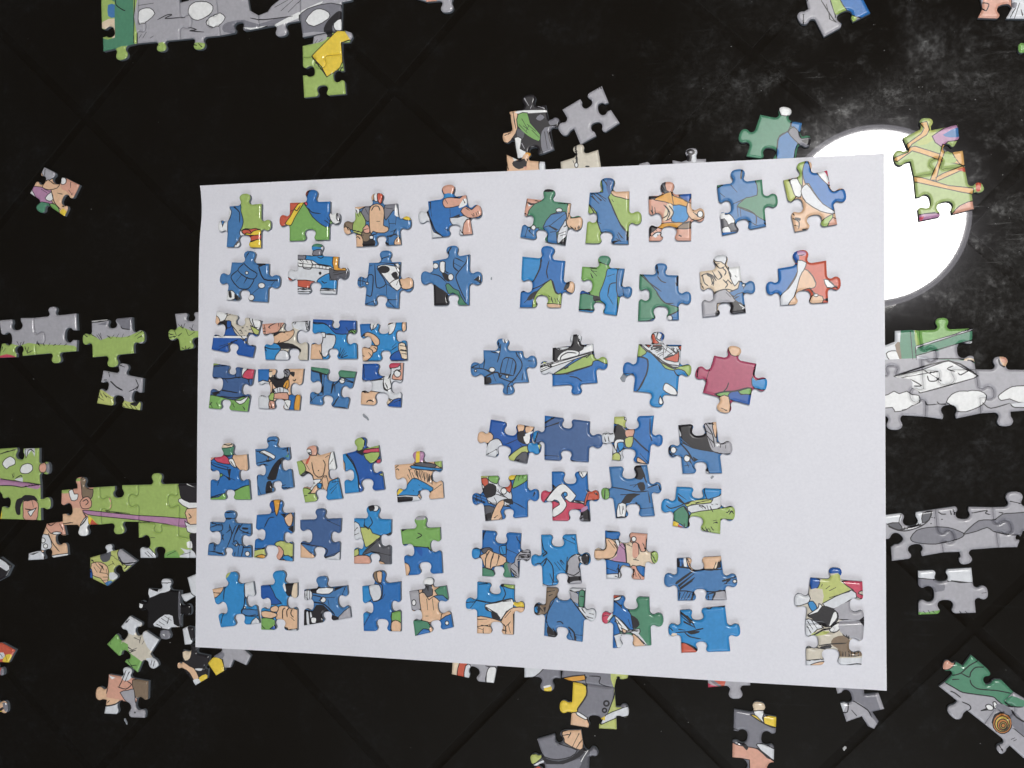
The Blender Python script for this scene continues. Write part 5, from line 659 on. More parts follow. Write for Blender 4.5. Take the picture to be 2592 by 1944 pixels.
# finer ink work, added over the areas
EXTRA = {
'stripes, paper corner': 'k 430 380 470 420;k 512 670 545 650 600 655 630 690;k 590 735 700 712;k 585 790 705 768;k 450 830 480 790',
'lime green lower half and royal blue': 'k 1130 410 1160 430 1200 370;k 1255 260 1300 190 1330 185;k 1480 540 1545 590;k 1625 460 1660 560 1600 590;k 1080 440 1130 415',
'rope-like ink bands': 'k 1190 1000 1220 1030;k 1210 995 1240 1025;k 1260 1000 1290 1040;k 1170 1040 1330 1060;k 1320 1010 1350 1060 1390 1055;k4 1400 1060 1550 1080;k 1165 1350 1200 1340 1240 1352 1300 1340;k 1435 1345 1500 1335 1590 1350;k 1100 1115 1140 1118;k 1580 1150 1640 1145;k 1590 1180 1730 1150',
'big tan rounded shape': 'k 160 660 270 690;k 165 685 270 715;k 190 420 220 500;k 230 420 240 490;k 60 590 100 650;k 300 410 330 470;k 540 400 620 410;k 660 640 630 700 690 720;k 560 720 570 830;k 690 750 660 790;k 590 680 640 660;k 180 745 215 735 240 765;k 430 555 470 555;k 280 655 330 640;k4 350 720 430 700',
'two tan rounded shapes and a grey left knob': 'k 1040 330 1065 350;k 1230 300 1260 350;k 1440 300 1460 340;k 1470 400 1510 425;k 1540 470 1555 490;k 1610 440 1620 470;k 1480 540 1510 530;k 1220 640 1260 660;k4 1020 450 1070 560 1110 660 1180 715;k 1390 640 1440 700',
'black and white diagonal band and tan right knob': 'k 350 1075 380 1070;k 630 1050 700 1180;k 660 1300 680 1250;k 700 1240 720 1330;k 330 1190 320 1270;k 560 1290 640 1340;k 270 1190 270 1310;k 210 1240 300 1260;k 390 1480 410 1530',
'pale beige top and white band': 'k 240 100 270 85;k 260 120 300 95;k 290 85 340 100;k 380 265 395 270;k 415 240 430 243;k 440 270 460 275;k 460 230 475 232;k 480 260 500 262;k 395 290 405 300;k 500 215 520 225;k 510 140 540 230 570 240;k 210 190 230 160;k 180 430 330 380;k 350 200 400 215 430 200',
'pink, tan and black shapes over beige': 'k 690 230 700 250;k 780 190 790 230;k 810 200 800 260;k 940 180 1000 170 1080 175;k 950 200 970 160;k 780 390 800 370;k 870 310 875 315;k 750 300 800 280 850 290;k 1060 180 1075 270;k 640 440 660 480;k 620 250 650 240;k 620 280 650 275',
'white centre and tan lower left corner': 'k 1130 190 1180 200 1240 195 1280 215;k 1410 530 1450 450;k 1420 540 1480 490;k 1200 470 1230 540;k 1110 410 1160 400;k 1500 275 1540 300;k 1520 265 1550 300;k 1540 262 1570 290;k 1280 310 1360 315',
'tan finger-like shapes': 'k 1640 520 1660 530;k 1700 490 1740 540;k 1760 440 1790 470;k 1630 330 1670 310;k 2020 420 2080 430;k 2020 470 2080 480;k 2040 500 2090 510;k 1900 210 1960 180;k 1740 260 1760 200;k 1970 440 1930 470',
'green lower edge and crimson corner': 'k 120 640 250 620;k 400 650 390 740;k 120 900 190 910;k 150 1000 170 1040;k 90 1010 110 1050;k 320 1020 340 1050;k 420 1040 440 1070;k 470 770 500 760;k 210 880 360 905',
'black hair strokes': 'k 740 800 790 760;k 760 840 810 790;k 860 700 890 740;k 840 660 880 700;k 690 690 720 680;k 700 760 720 740;k 870 800 850 860;k 600 930 680 935;k 700 1000 720 1060;k 730 860 740 910;k 850 1000 880 1050;k 930 770 950 780 960 760;k 690 1040 740 1070',
'teal green band and one white button': 'k 1200 700 1220 800 1215 900;k 1250 720 1240 910;k 1390 760 1540 800;k 1110 940 1130 1000;k 1180 930 1230 930;k 1360 820 1360 900;k 1120 680 1200 700 1270 720;k 1400 940 1350 1030',
'royal blue top, white middle': 'k 1650 620 1660 740;k 1880 690 1900 660 1940 650;k 1900 760 1930 700;k 1960 690 1990 670 2020 690;k 1870 800 1890 850;k 1690 985 1720 975 1750 995;k 1620 890 1700 900;k 1900 960 1940 1000;k 1960 1000 2020 975',
'green knob, crimson patch': 'k 190 120 240 130 270 120;k 200 215 270 235;k 80 290 130 320 240 350;k 260 270 300 330;k 290 530 400 490;k 90 590 190 560;k 230 330 250 420 240 440;k 200 395 260 440',
'white zigzag strip': 'k 530 190 620 240;k 600 240 590 270;k 480 180 530 190;k 720 170 770 150;k 680 270 750 240;k 500 400 480 480;k 590 90 640 90;k 690 500 750 480',
'white and light blue parts and lime green corners': 'k 930 300 960 350;k 980 280 1000 380 1040 415;k 1100 240 1130 220;k 1160 460 1230 450;k 980 460 1010 470;k 1040 480 1030 520;k 1140 300 1170 250;k 1090 420 1110 410;k 910 580 940 575',
'purple and yellow striped knob': 'k 1730 345 1745 340 1755 355;k 1850 350 1870 340;k 1830 390 1850 430;k 1870 370 1900 440;k 1905 350 1930 430;k 1935 350 1955 440;k 1965 360 1985 450;k 1995 370 2010 460;k 2025 390 2035 470;k 1880 530 1890 540;k 1930 480 1940 490;k 1960 510 1970 520;k 1760 600 1780 640;k 1790 595 1810 640;k 1820 590 1840 640;k 1900 345 2140 355',
'crossed by fine ink folds': 'k 90 240 180 270;k 250 250 245 300;k 260 300 220 330;k 300 270 270 340;k 340 260 310 330;k 270 420 300 450;k 180 330 200 400;k 60 430 110 420 110 490;k 140 510 190 520;k 370 460 430 460;k 360 330 420 320;k 300 500 290 550;k 210 150 280 145',
'upside down inked pocket': 'k 400 390 500 410;k 520 690 540 740 560 700;k 700 800 760 760;k 330 640 380 650;k 300 760 420 700;k 430 700 470 800;k 780 400 830 420;k 760 460 770 420;k 880 460 920 450;k 150 620 150 600 220 570;k 640 880 690 870;k 240 580 240 620',
'black and white top': 'k 1500 200 1520 280;k 1620 170 1640 240;k 1270 340 1380 350;k 1660 340 1740 310;k 1200 590 1240 600 1230 570;k 1430 630 1470 600 1480 620;k 1700 470 1730 450 1740 470 1790 430;k 1110 640 1200 600;k 1100 600 1250 560;k 1450 705 1560 700',
'white laces': 'k 540 330 620 310 700 310;k 590 360 640 340 700 345;k 620 400 680 370;k 660 450 710 420;k 730 350 830 420;k 760 340 740 400;k 770 440 840 400;k 850 330 860 400;k 900 340 910 410;k 620 450 700 520 800 570 920 580;k 560 280 690 270;k 400 290 480 360 520 380;k 700 130 670 220',
'fist-like shape': 'k 190 440 210 520 260 560;k 250 430 290 450 310 520;k 330 420 370 470;k 400 400 430 450;k 160 520 200 590;k 500 490 470 520;k 480 640 540 700;k 550 630 620 600;k 590 430 610 450;k 640 800 690 830;k 720 540 700 600;k 570 720 640 690;k 350 290 400 280',
'pink left edge and tan right knob': 'k 150 360 200 380;k 240 345 280 355;k 430 500 540 480;k 350 640 410 620;k 410 700 470 690;k 560 640 590 620;k 520 740 580 720;k 620 480 605 560;k 660 650 670 665;k 720 640 725 655;k 190 650 180 700;k 110 480 150 500',
'slate blue and lime green piece with a pale pink': 'k 860 290 960 380;k 880 260 990 340;k 920 255 1040 330;k 1000 100 1050 180;k 1160 720 1190 790;k 1180 710 1230 770;k 1120 800 1170 790;k 950 590 980 600;k 1150 300 1200 310;k 1100 330 1120 360',
'orange and tan piece with light blue centre': 'k 1540 450 1560 500;k 1700 400 1750 480 1720 550;k 1560 640 1600 680;k 1530 660 1570 700;k 1520 700 1540 740;k 1850 300 1950 360;k 1660 180 1700 240;k 1690 150 1700 200;k 1900 600 1960 590;k 1600 300 1690 270;k 2010 470 2060 520;k 1550 740 1600 700 1660 700;k 1850 735 1880 750',
'black and white striped left and red': 'k 70 390 200 440;k 130 340 240 390;k 90 420 120 400;k 150 360 170 420;k 240 280 300 300;k 340 290 370 350;k 300 380 330 430;k 220 400 300 470;k 330 450 290 480;k 430 450 480 490;k 480 300 500 250;k 570 150 560 200;k 610 140 600 180;k 300 600 340 570;k 350 620 380 590',
'large white looped letter shape': 'k 940 260 960 280;k 1240 110 1260 150;k 1180 420 1260 440;k 1240 560 1300 600;k 1230 610 1300 560;k 1320 340 1290 440;k 1380 330 1410 350',
'tan finger shapes and grey striped': 'k 220 350 215 400;k 290 350 285 400;k 350 360 345 400;k 200 500 270 520;k 520 460 560 500;k 490 540 550 590;k 590 330 680 335;k 560 375 680 375;k 380 280 400 340;k 250 285 290 300;k 190 110 180 170;k 540 160 575 230',
'grey sleeve-shaped': 'k 870 400 850 460;k 820 350 850 330;k 740 460 800 450;k 1110 400 1170 360;k 1200 360 1230 420;k 1100 470 1090 540;k 1120 620 1230 610;k 1250 400 1310 390;k 1010 420 1040 470;k 950 440 1010 520;k 900 560 930 640;k 1130 170 1170 200',
'pale pink middle': 'k 1530 200 1600 290;k 1650 250 1700 300;k 1690 240 1720 300;k 1740 250 1780 270;k 1800 410 1860 420;k 1590 430 1650 440;k 1620 520 1650 470;k 1600 590 1640 600;k 1810 510 1830 590;k 1850 560 1880 620;k 2000 360 2040 430;k 1520 110 1620 110;k 1900 230 1930 300',
'white wedge, tan shapes': 'k 200 290 290 310;k 220 120 300 110;k 350 410 430 460;k 300 360 400 420;k 190 480 300 480;k 240 540 330 560;k 200 570 260 590;k 450 540 480 540;k 520 540 540 620;k 540 290 460 300;k 480 470 540 400;k 80 310 170 300',
'bell-shaped': 'k 920 200 1000 180;k 940 240 980 220;k 830 340 880 400;k 800 340 830 400;k 1180 190 1230 200;k 1260 240 1300 250;k 1280 370 1320 420;k 1360 420 1400 430;k 950 570 1000 660;k 980 570 1020 640;k 1220 660 1220 720;k 1150 600 1190 700;k 1330 450 1390 470',
'teal green piece with blue and white left': 'k 1620 300 1690 340;k 1640 480 1700 560;k 1500 450 1560 440;k 1660 530 1620 500;k 1830 460 1870 550;k 1800 600 1870 600;k 1620 680 1650 780;k 1690 670 1720 760;k 1860 660 1930 740;k 1760 480 1790 560;k 1690 600 1740 640',
'black upper half, grey right knob': 'k 360 220 380 300;k 720 160 790 170;k 700 260 760 300;k 730 350 790 400;k 770 200 790 280;k 430 560 490 590;k 300 470 330 500;k 230 480 220 540 280 590;k 420 700 480 690;k 880 420 930 410;k 690 760 720 770;k 390 410 450 440',
'grass strokes and teal corner': 'k 600 1210 650 1240;k 640 1200 690 1250;k 760 1190 780 1195;k 810 1185 840 1190;k 560 1170 620 1160;k 640 1155 720 1140;k 500 1190 560 1195;k 680 1480 700 1530;k 700 1500 720 1540;k 760 1490 780 1520;k 640 1490 670 1530;k 800 1420 840 1430;k 980 1320 1010 1270;k 940 1290 1000 1280;k 350 1070 440 1130;k 330 1120 380 1170',
'tan top edge, slanted dark pleats': 'k 380 190 390 280;k 420 190 420 290;k 500 190 540 300;k 900 230 870 320;k 940 220 900 330;k 370 560 560 420;k 400 620 570 500;k 390 660 380 760;k 500 660 450 760;k 590 650 540 770;k 800 680 880 670;k 990 510 1060 490;k 1110 460 1180 440;k 1010 540 1050 530',
'brick red lower left corner': 'k 400 980 540 1100;k 440 1060 560 1130;k 520 1230 660 1220;k 480 1240 560 1290;k 370 1180 470 1190;k 420 1000 470 1040;k 620 1180 720 1160;k 560 1050 600 1140;k 240 1150 300 1200',
'lime grass, tan finger': 'k 800 60 840 90;k 860 90 900 120;k 930 140 940 190;k 1050 70 1080 110;k 820 120 850 170;k 880 110 910 150;k 1000 40 1030 60;k 970 20 1000 30',
'black piece with green centre': 'w 740 690 770 740;w 830 740 880 760;w 720 1000 740 1040;k 720 830 760 900;k 760 870 820 920;k 700 870 760 930;k 880 920 900 1040;k 640 800 640 900;w 780 760 790 740;k 600 950 640 930',
'two joined yellow green': '',
}
def enrich(lst):
    out = []
    for p in lst:
        art = p[4]
        for key, more in EXTRA.items():
            if key in p[1] and more: art = art + ';' + more
        out.append((p[0], p[1], p[2], p[3], art))
    return out
ON_PAPER = enrich(ON_PAPER)
ON_TABLE = enrich(ON_TABLE)
# ------------------------------------------------------------------ colours of the print
K_ALB = 1.09     # seen colour -> surface colour (sheet white is the scale)
PAL = {'B1': (48, 113, 186), 'B2': (50, 139, 205), 'B3': (70, 123, 180), 'B4': (68, 99, 150), 'B5': (42, 91, 172),
       'G1': (158, 184, 98), 'G2': (122, 172, 90), 'G3': (80, 138, 108), 'G4': (186, 194, 110),
       'S1': (226, 183, 147), 'S2': (218, 160, 138), 'S3': (226, 204, 176), 'R1': (206, 92, 70), 'R2': (206, 74, 98), 'R3': (178, 74, 104),
       'Y1': (234, 200, 62), 'O1': (222, 156, 60), 'W': (230, 230, 230), 'W1': (212, 214, 219), 'H1': (168, 166, 173), 'H2': (126, 125, 134),
       'H3': (92, 92, 99), 'K': (46, 43, 46), 'N1': (134, 114, 94), 'O2': (224, 172, 104), 'G5': (168, 188, 118), 'K2': (30, 28, 29), 'Q1': (190, 120, 60), 'Q2': (206, 178, 80), 'V1': (182, 132, 168), 'T1': (206, 197, 180), 'k': (40, 37, 40)}
def mute(c, k=0.10):         # the print is a little chalky
    g = 0.3 * c[0] + 0.59 * c[1] + 0.11 * c[2]
    return [x + (g - x) * k for x in c]
PAL = {k: tuple(min(0.86, x * K_ALB) for x in srgb(*mute(v))) for k, v in PAL.items()}

THICK = 0.0023
BEV, DROP, PW = 1.25, 0.60, 2.6      # how the laminate rolls over towards the cut (mm)
PX = 0.000170            # one photograph pixel on the table, about

def knob(a, b, tip):
    """outline points of a jigsaw knob or socket on the edge a-b"""
    a, b, tip = np.array(a), np.array(b), np.array(tip)
    e = b - a; ln = np.hypot(*e); e = e / ln
    n = np.array([-e[1], e[0]])
    s = (tip - a) @ e; hgt = (tip - a) @ n
    sg = 1 if hgt > 0 else -1; hgt = abs(hgt)
    s = min(max(s, 0.12 * ln), 0.88 * ln)
    def side(avail):
        base = min(0.66 * hgt, max(avail, 0.05 * hgt)); neck = min(0.40 * hgt, base * 0.97); bulb = min(0.53 * hgt, neck * 1.6 + 0.05 * hgt)
        return [(base, 0.0), (base * 0.72 + neck * 0.28, 0.015), (base * 0.3 + neck * 0.7, 0.075), (neck, 0.21), (neck * 1.02, 0.33), (bulb * 0.93, 0.49), (bulb, 0.64), (bulb * 0.93, 0.79), (bulb * 0.72, 0.92), (bulb * 0.40, 0.985)]
    left = [(s - x, p * hgt) for x, p in side(s * 0.96)]
    right = [(s + x, p * hgt) for x, p in side((ln - s) * 0.96)]
    pts = left + [(s, hgt)] + right[::-1]
    return [a + e * u + n * (sg * p) for u, p in pts]

def parse_outline(txt, tf):
    tok = txt.split(); items = []; i = 0
    while i < len(tok):
        if tok[i] == 't':
            items.append(('t', tf(float(tok[i + 1]), float(tok[i + 2])))); i += 3
        else:
            items.append(('p', tf(float(tok[i]), float(tok[i + 1])))); i += 2
    out = []
    n = len(items)
    for k, (kind, p) in enumerate(items):
        if kind == 'p':
            out.append(np.array(p))
            nk, np_ = items[(k + 1) % n]
            if nk == 't':
                out += knob(p, items[(k + 2) % n][1], np_)
    return np.array(out)

def area2(p):
    x, y = p[:, 0], p[:, 1]
    return float(np.sum(x * np.roll(y, -1) - np.roll(x, -1) * y))

def densify(p, maxlen):
    out = []
    for a, b in zip(p, np.roll(p, -1, 0)):
        m = max(1, int(np.ceil(np.hypot(*(b - a)) / maxlen)))
        for t in range(m): out.append(a + (b - a) * t / m)
    return np.array(out)

def inset(p, d):
    a = p - np.roll(p, 1, 0); b = np.roll(p, -1, 0) - p
    na = np.stack([-a[:, 1], a[:, 0]], 1) / np.maximum(np.hypot(a[:, 0], a[:, 1]), 1e-9)[:, None]
    nb = np.stack([-b[:, 1], b[:, 0]], 1) / np.maximum(np.hypot(b[:, 0], b[:, 1]), 1e-9)[:, None]
    m = na + nb
    l = np.maximum(np.hypot(m[:, 0], m[:, 1]), 0.5)
    return p + m / (l * l)[:, None] * 2 * d

def smooth_line(p, closed, sub=3):
    p = np.array(p, float); n = len(p)
    if n < 3: return p
    out = []
    rng = range(n) if closed else range(n - 1)
    for i in rng:
        p0 = p[(i - 1) % n] if closed or i > 0 else p[i]
        p1 = p[i]; p2 = p[(i + 1) % n]
        p3 = p[(i + 2) % n] if closed or i + 2 < n else p2
        for t in range(sub):
            u = t / sub
            out.append(p1 + 0.42 * u * (p2 - p0) + (3 * (p2 - p1) - 0.84 * (p2 - p0) - 0.42 * (p3 - p1)) * u * u + (-2 * (p2 - p1) + 0.42 * (p2 - p0) + 0.42 * (p3 - p1)) * u ** 3)
    if not closed: out.append(p[-1])
    return np.array(out)

def inside(pts, poly):
    x, y = pts[:, 0][:, None], pts[:, 1][:, None]
    a, b = poly, np.roll(poly, -1, 0)
    c = (a[None, :, 1] > y) != (b[None, :, 1] > y)
    with np.errstate(divide='ignore', invalid='ignore'):
        xi = a[None, :, 0] + (y - a[None, :, 1]) * (b - a)[None, :, 0] / (b - a)[None, :, 1]
    return (np.sum(c & (x < xi), 1) % 2) == 1

def seg_dist(pts, line, closed=False):
    a = line if closed else line[:-1]
    b = np.roll(line, -1, 0) if closed else line[1:]
    d = b - a
    l2 = np.maximum((d * d).sum(1), 1e-12)
    out = np.full(len(pts), 1e9)
    for s in range(0, len(a), 64):
        aa, dd, ll = a[s:s + 64], d[s:s + 64], l2[s:s + 64]
        w = pts[:, None, :] - aa[None]
        t = np.clip((w * dd[None]).sum(2) / ll[None], 0, 1)
        q = w - t[..., None] * dd[None]
        out = np.minimum(out, np.sqrt((q * q).sum(2)).min(1))
    return out

def parse_art(txt, tf):
    """-> list of ('fill', colour, polygon) / ('ink', colour, width mm, line, closed)"""
    out = []
    for s in txt.split(';'):
        v = s.split()
        if not v: continue
        code = v[0]; nums = [float(x) for x in v[1:]]
        if code[0] in 'kw':
            w = float(code[1:] or 2.9) * PX * 1000 * 0.95
            pts = [tf(nums[i], nums[i + 1]) for i in range(0, len(nums), 2)]
            out.append(('ink', 'k' if code[0] == 'k' else 'H1', w, smooth_line(pts, False), False)); continue
        noink = code.endswith('-'); sharp = code.endswith('!'); c = code.rstrip('-!')
        if c.endswith('o'):
            c = c[:-1]; cx, cy, rx, ry = nums
            pts = [tf(cx + rx * math.cos(t * math.pi / 7), cy + ry * math.sin(t * math.pi / 7)) for t in range(14)]
            poly = np.array(pts)
        else:
            pts = [tf(nums[i], nums[i + 1]) for i in range(0, len(nums), 2)]
            poly = np.array(pts) if (sharp or len(pts) < 4) else smooth_line(pts, True, 2)
        out.append(('fill', c, poly))
        if not noink: out.append(('ink', 'k', 0.37, poly, True))
    return out

def ribbon(line, w, closed):
    if closed:
        return [inset(line, w / 2), inset(line, -w / 2)], True
    d = np.gradient(line, axis=0); d /= np.maximum(np.hypot(d[:, 0], d[:, 1]), 1e-9)[:, None]
    n = np.stack([-d[:, 1], d[:, 0]], 1) * (w / 2)
    n[0] *= 0.55; n[-1] *= 0.45
    return [np.concatenate([line + n, (line - n)[::-1]])], True

def make_piece(grid, outline, base, art, z0, name='puzzle_piece', parent=None, shift=0.0):
    ox, oy, sc = GRID[grid]
    ztop = z0 + THICK
    def tf(u, v):
        p = at(ox + u / sc, oy + v / sc, ztop)
        return (p.x * 1000, p.y * 1000)
    o = parse_outline(outline, tf)
    if area2(o) < 0: o = o[::-1]
    o = densify(o, 1.6)
    o = inset(o, 0.05)
    cen = (o.min(0) + o.max(0)) / 2
    o = o - cen
    loc = np.array(cen)
    def tl(u, v):
        p = tf(u, v); return (p[0] - cen[0], p[1] - cen[1])
    arts = parse_art(art, tl) if isinstance(art, str) else art
    rings = [inset(o, q) for q in (0.16, 0.42, 0.80, BEV)]
    V, E = [], []
    lo, hi = o.min(0) - 0.6, o.max(0) + 0.6
    def add(loop, closed=True):
        n = len(loop); s = len(V)
        V.extend([Vector((float(p[0]), float(p[1]))) for p in loop])
        for k in range(n if closed else n - 1):
            a, b = loop[k], loop[(k + 1) % n]
            if max(a[0], b[0]) < lo[0] or min(a[0], b[0]) > hi[0] or max(a[1], b[1]) < lo[1] or min(a[1], b[1]) > hi[1]: continue
            E.append((s + k, s + (k + 1) % n))
    add(o)
    for q in rings: add(q)
    use = []
    for a in arts:
        pl = a[2] if a[0] == 'fill' else a[3]
        if (pl.max(0) < lo).any() or (pl.min(0) > hi).any(): continue
        use.append(a)
        if a[0] == 'fill':
            if not any(x[0] == 'ink' and x[3] is pl for x in arts): add(pl)
        else:
            for lp in ribbon(pl, a[2], a[4])[0]: add(lp)
    res = delaunay_2d_cdt(V, E, [], 0, 1e-4, False)
    v2 = np.array([(p.x, p.y) for p in res[0]])
    tri = np.array([f for f in res[2] if len(f) == 3], int)
    cc = v2[tri].mean(1)
    keep = inside(cc, o)
    tri, cc = tri[keep], cc[keep]
    x, y = v2[tri][:, :, 0], v2[tri][:, :, 1]
    ar = (x[:, 1] - x[:, 0]) * (y[:, 2] - y[:, 0]) - (x[:, 2] - x[:, 0]) * (y[:, 1] - y[:, 0])
    tri[ar < 0] = tri[ar < 0][:, ::-1]
    colr = np.tile(np.array(PAL[base]), (len(tri), 1))
    for a in use:
        if a[0] == 'fill':
            colr[inside(cc, a[2])] = PAL[a[1]]
        else:
            colr[seg_dist(cc, a[3], a[4]) < a[2] / 2 + 1e-4] = PAL[a[1]]
    used = np.unique(tri); remap = -np.ones(len(v2), int); remap[used] = np.arange(len(used))
    v2 = v2[used]; tri = remap[tri]
    d = np.minimum(seg_dist(v2, o, True), BEV) / BEV
    H = THICK * 1000
    z = H - DROP * (1 - d) ** PW
    nt = len(v2); no = len(o)
    lowr = H - DROP
    verts = [(p[0] / 1000, p[1] / 1000, q / 1000) for p, q in zip(v2, z)]
    verts += [(p[0] / 1000, p[1] / 1000, lowr / 1000) for p in o] + [(p[0] / 1000, p[1] / 1000, 0.0) for p in o]
    faces = [tuple(t) for t in tri.tolist()]
    faces += [(nt + no + k, nt + no + (k + 1) % no, nt + (k + 1) % no, nt + k) for k in range(no)]
    faces.append(tuple(nt + no + k for k in range(no))[::-1])
    me = bpy.data.meshes.new(name)
    me.from_pydata(verts, [], faces)
    me.materials.append(M_PRINT); me.materials.append(M_CARD)
    mi = np.ones(len(faces), int); mi[:len(tri)] = 0
    me.polygons.foreach_set('material_index', mi)
    sm = np.zeros(len(faces), bool); sm[:len(tri)] = True
    me.polygons.foreach_set('use_smooth', sm)
    ca = me.color_attributes.new('print', 'FLOAT_COLOR', 'CORNER')
    nl = len(me.loops)
    buf = np.full((nl, 4), 1.0, np.float32); buf[:, :3] = 0.25
    buf[:len(tri) * 3, :3] = np.repeat(colr, 3, 0)
    ca.data.foreach_set('color', buf.ravel())
    # true surface normals: level in the middle, rolling over at the cut edge
    nrm = np.zeros((nl, 3), np.float32)
    eps = 0.02
    dd = np.minimum(seg_dist(v2, o, True), BEV)
    gx = (np.minimum(seg_dist(v2 + [eps, 0], o, True), BEV) - np.minimum(seg_dist(v2 - [eps, 0], o, True), BEV))
    gy = (np.minimum(seg_dist(v2 + [0, eps], o, True), BEV) - np.minimum(seg_dist(v2 - [0, eps], o, True), BEV))
    gl = np.maximum(np.hypot(gx, gy), 1e-6)
    sl = DROP * PW / BEV * np.maximum(1 - dd / BEV, 0) ** (PW - 1)
    out_n = inset(o, -0.1) - o; out_n /= np.maximum(np.hypot(out_n[:, 0], out_n[:, 1]), 1e-9)[:, None]
    edge = dd < 0.012
    if edge.any():
        near = np.argmin(((v2[edge][:, None] - o[None]) ** 2).sum(2), 1)
        gx[edge], gy[edge], gl[edge] = -out_n[near, 0], -out_n[near, 1], 1.0
    vn = np.stack([-gx / gl * sl, -gy / gl * sl, np.ones(len(v2))], 1)
    vn /= np.linalg.norm(vn, axis=1)[:, None]
    nrm[:len(tri) * 3] = vn[tri.ravel()]
    me.normals_split_custom_set(nrm.tolist())
    ob = bpy.data.objects.new(name, me)
    col.objects.link(ob)
    ob.location = (loc[0] / 1000, loc[1] / 1000, z0)
    if parent is not None:
        ob.parent = parent
        ob.location = Vector(ob.location) - parent.location
    return ob

# ------------------------------------------------------------------ the sheet of paper
def build_paper():
    C = [at(505.4, 470.4, PAPER_Z), at(2238, 387.5, PAPER_Z), at(2244, 1745, PAPER_Z), at(494.2, 1640, PAPER_Z)]   # TL TR BR BL
    nx, ny = 96, 68
    th = 0.00011
    rnd = np.random.RandomState(3)
    ph = rnd.rand(8) * 6.28
    top, bot = [], []
    for j in range(ny + 1):
        v = j / ny
        v = 0.5 - 0.5 * math.cos(math.pi * v) if False else v
        for i in range(nx + 1):
            u = i / nx
            p = (C[0] * (1 - u) + C[1] * u) * (1 - v) + (C[3] * (1 - u) + C[2] * u) * v
            x = p.x + 0.0011 * math.exp(-((v - 0.055) / 0.05) ** 2) * max(0, 1 - u * 5) * (1 if v > 0.01 else 0.2)
            yb = 0.0006 * math.sin(u * 5.1 + 0.6) * (1 if v > 0.5 else 0.4) * abs(v - 0.5) * 2
            y = p.y + yb
            ex, ey = min(u, 1 - u) * 0.297, min(v, 1 - v) * 0.21
            e = min(ex, ey)
            s = u * 9 + v * 7
            droop = 0.00008 * (1 + math.sin(s * 2.1 + ph[0]) * math.sin(s * 0.9 + ph[1]))
            curl = 0.0009 * max(0, 1 - math.hypot((1 - u) * 0.297, (1 - v) * 0.21) / 0.03) ** 2
            z = PAPER_Z - droop + curl
            top.append((x, y, z)); bot.append((x, y, z - th))
    W = nx + 1
    idx = lambda i, j: j * W + i
    n = len(top)
    f = []
    for j in range(ny):
        for i in range(nx):
            q = (idx(i, j), idx(i, j + 1), idx(i + 1, j + 1), idx(i + 1, j))
            f.append(q); f.append(tuple(n + k for k in q[::-1]))
    rim = [idx(i, 0) for i in range(nx)] + [idx(nx, j) for j in range(ny)] + [idx(i, ny) for i in range(nx, 0, -1)] + [idx(0, j) for j in range(ny, 0, -1)]
    vv = top + bot
    ns = len(f)
    for a, b in zip(rim, rim[1:] + rim[:1]):          # cut edge with its own corners, so the sheet stays flat right up to it
        k = len(vv); vv += [vv[a], vv[b], vv[n + b], vv[n + a]]; f.append((k, k + 1, k + 2, k + 3))
    o = mesh_obj('paper_sheet', vv, f, M_PAPER, smooth=True)
    tag(o, 'white sheet of paper covered with rows of loose jigsaw pieces, lying on the black table', 'paper')
build_paper()

# ------------------------------------------------------------------ the pieces
ZP = PAPER_Z + 0.00001
for g, lab, outl, base, art in ON_PAPER:
    pc = tag(make_piece(g, outl, base, art, ZP), lab, 'puzzle piece', 'loose jigsaw pieces laid out on the paper')
    pc.rotation_euler = (math.radians(random.uniform(-0.45, 0.45)), math.radians(random.uniform(-0.45, 0.45)), 0)   # none lies perfectly level
    pc.location.z += 0.00006
def joined(g, lab, parts, art, z0, group):
    root = bpy.data.objects.new('joined_puzzle_section', None); col.objects.link(root)
    ox, oy, sc = GRID[g]
    nums = [float(t) for t in parts[0][0].split() if t != 't']
    p = at(ox + sum(nums[0::2]) / (len(nums) / 2) / sc, oy + sum(nums[1::2]) / (len(nums) / 2) / sc, z0)
    root.location = p
    tag(root, lab, 'puzzle section', group)
    for outl, base in parts: make_piece(g, outl, base, art, z0, name='joined_piece', parent=root)
joined(PAPER_PAIR[0], PAPER_PAIR[1], PAPER_PAIR[2], PAPER_PAIR[3], ZP, 'joined sections of the jigsaw')
for g, lab, outl, base, art in ON_TABLE:
    tag(make_piece(g, outl, base, art, 0.00002), lab, 'puzzle piece', 'loose jigsaw pieces on the black table')
for g, lab, parts, art in JOINED:
    joined(g, lab, parts, art, 0.00002, 'joined sections of the jigsaw')

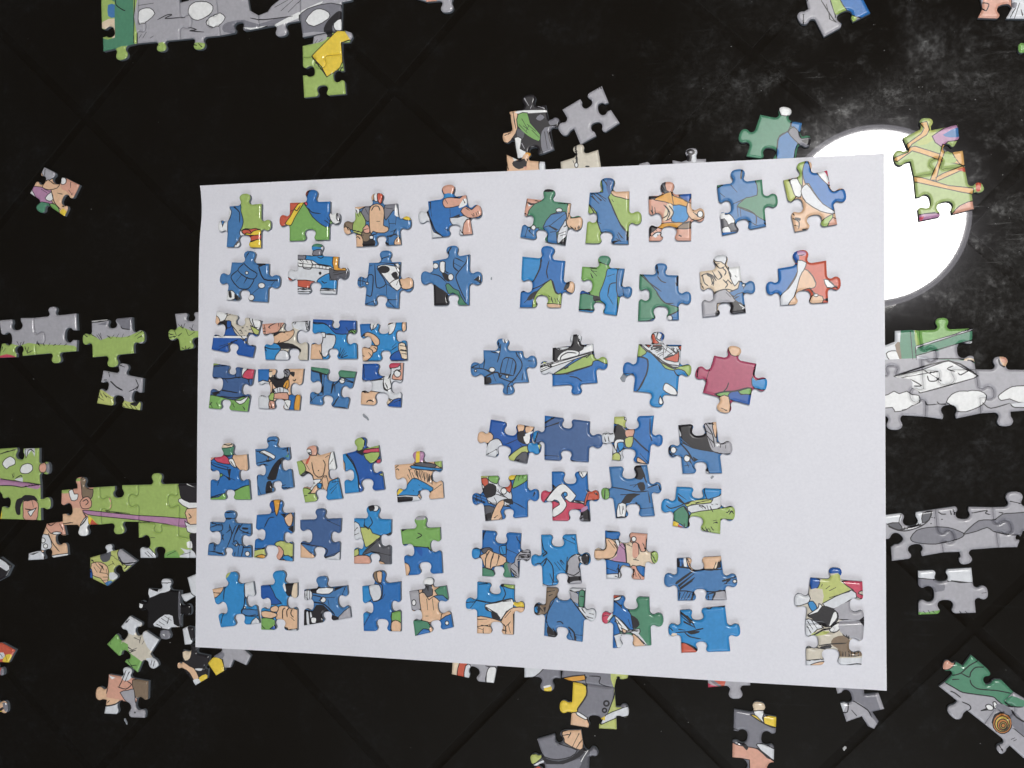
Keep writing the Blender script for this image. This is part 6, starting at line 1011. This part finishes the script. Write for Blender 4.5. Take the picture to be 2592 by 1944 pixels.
# ------------------------------------------------------------------ crumbs and scraps
def scrap(px, py, ln, wd, ang, z0, mat, name, lab, cat, bend=0.2):
    c = at(px, py, z0)
    pts = []
    prof = [(-0.5, 0.30), (-0.2, 0.5), (0.15, 0.42), (0.5, 0.22)]
    up = [(x * ln, w * wd + bend * wd * math.sin(x * 5)) for x, w in prof]
    dn = [(x * ln, -w * wd * 0.9 + bend * wd * math.sin(x * 5)) for x, w in prof[::-1]]
    ca, sa = math.cos(ang), math.sin(ang)
    loop = [((x * ca - y * sa) * PX, (x * sa + y * ca) * PX) for x, y in up + dn]
    n = len(loop)
    v = [(x, y, 0) for x, y in loop] + [(x * 0.9, y * 0.9, 0.00028 + 0.0001 * math.sin(k)) for k, (x, y) in enumerate(loop)]
    f = [tuple(range(n)), tuple(range(n, 2 * n))[::-1]] + [(k, n + k, n + (k + 1) % n, (k + 1) % n) for k in range(n)]
    tag(mesh_obj(name, v, f, mat, loc=(c.x, c.y, z0)), lab, cat)
scrap(926, 1056, 22, 8, -0.9, ZP, M_SCRAP, 'paper_scrap', 'thin grey scrap on the paper between the two left blocks of pieces', 'scrap')
scrap(1580, 955, 20, 18, 0.5, ZP, M_SCRAP, 'paper_scrap', 'grey torn flake beside the left knob of the light blue laced piece', 'scrap')
scrap(1803, 1208, 8, 7, 0.2, ZP, M_SCRAP, 'paper_scrap', 'tiny grey crumb under the blue and black piece of the right column', 'scrap')
scrap(1244, 705, 7, 4, 1.2, ZP, M_SCRAP, 'paper_scrap', 'tiny dark crumb right of the upper left block of pieces', 'scrap')
scrap(2138, 1894, 9, 10, 0.2, 0.00002, M_CRUMB, 'crumb', 'small white square crumb on the black table near the bottom', 'crumb')
scrap(319, 1826, 18, 7, -1.25, 0.00002, M_SCRAP, 'paper_scrap', 'grey sliver on the black table under the lowest left piece', 'scrap')
dv, df = [], []
rng = random.Random(5)
for k in range(120):
    if k < 60: px, py = rng.uniform(0, 2592), rng.uniform(0, 1944)
    else: px, py = rng.gauss(2250, 270), rng.gauss(330, 260)
    c = at(px, py, 0.00001); s = rng.uniform(0.00005, 0.00015); a = rng.uniform(0, 6.28); el = rng.uniform(1, 2.6)
    n0 = len(dv)
    for t in range(5):
        q = a + t * 1.2566; r = s * rng.uniform(0.7, 1.2)
        dv.append((c.x + r * el * math.cos(q), c.y + r * math.sin(q), 0.00002))
    dv.append((c.x, c.y, 0.00002 + s * 0.7))
    df += [(n0 + t, n0 + (t + 1) % 5, n0 + 5) for t in range(5)]
tag(mesh_obj('dust_specks', dv, df, M_CRUMB), 'fine white dust specks scattered over the black table', 'dust', kind='stuff')
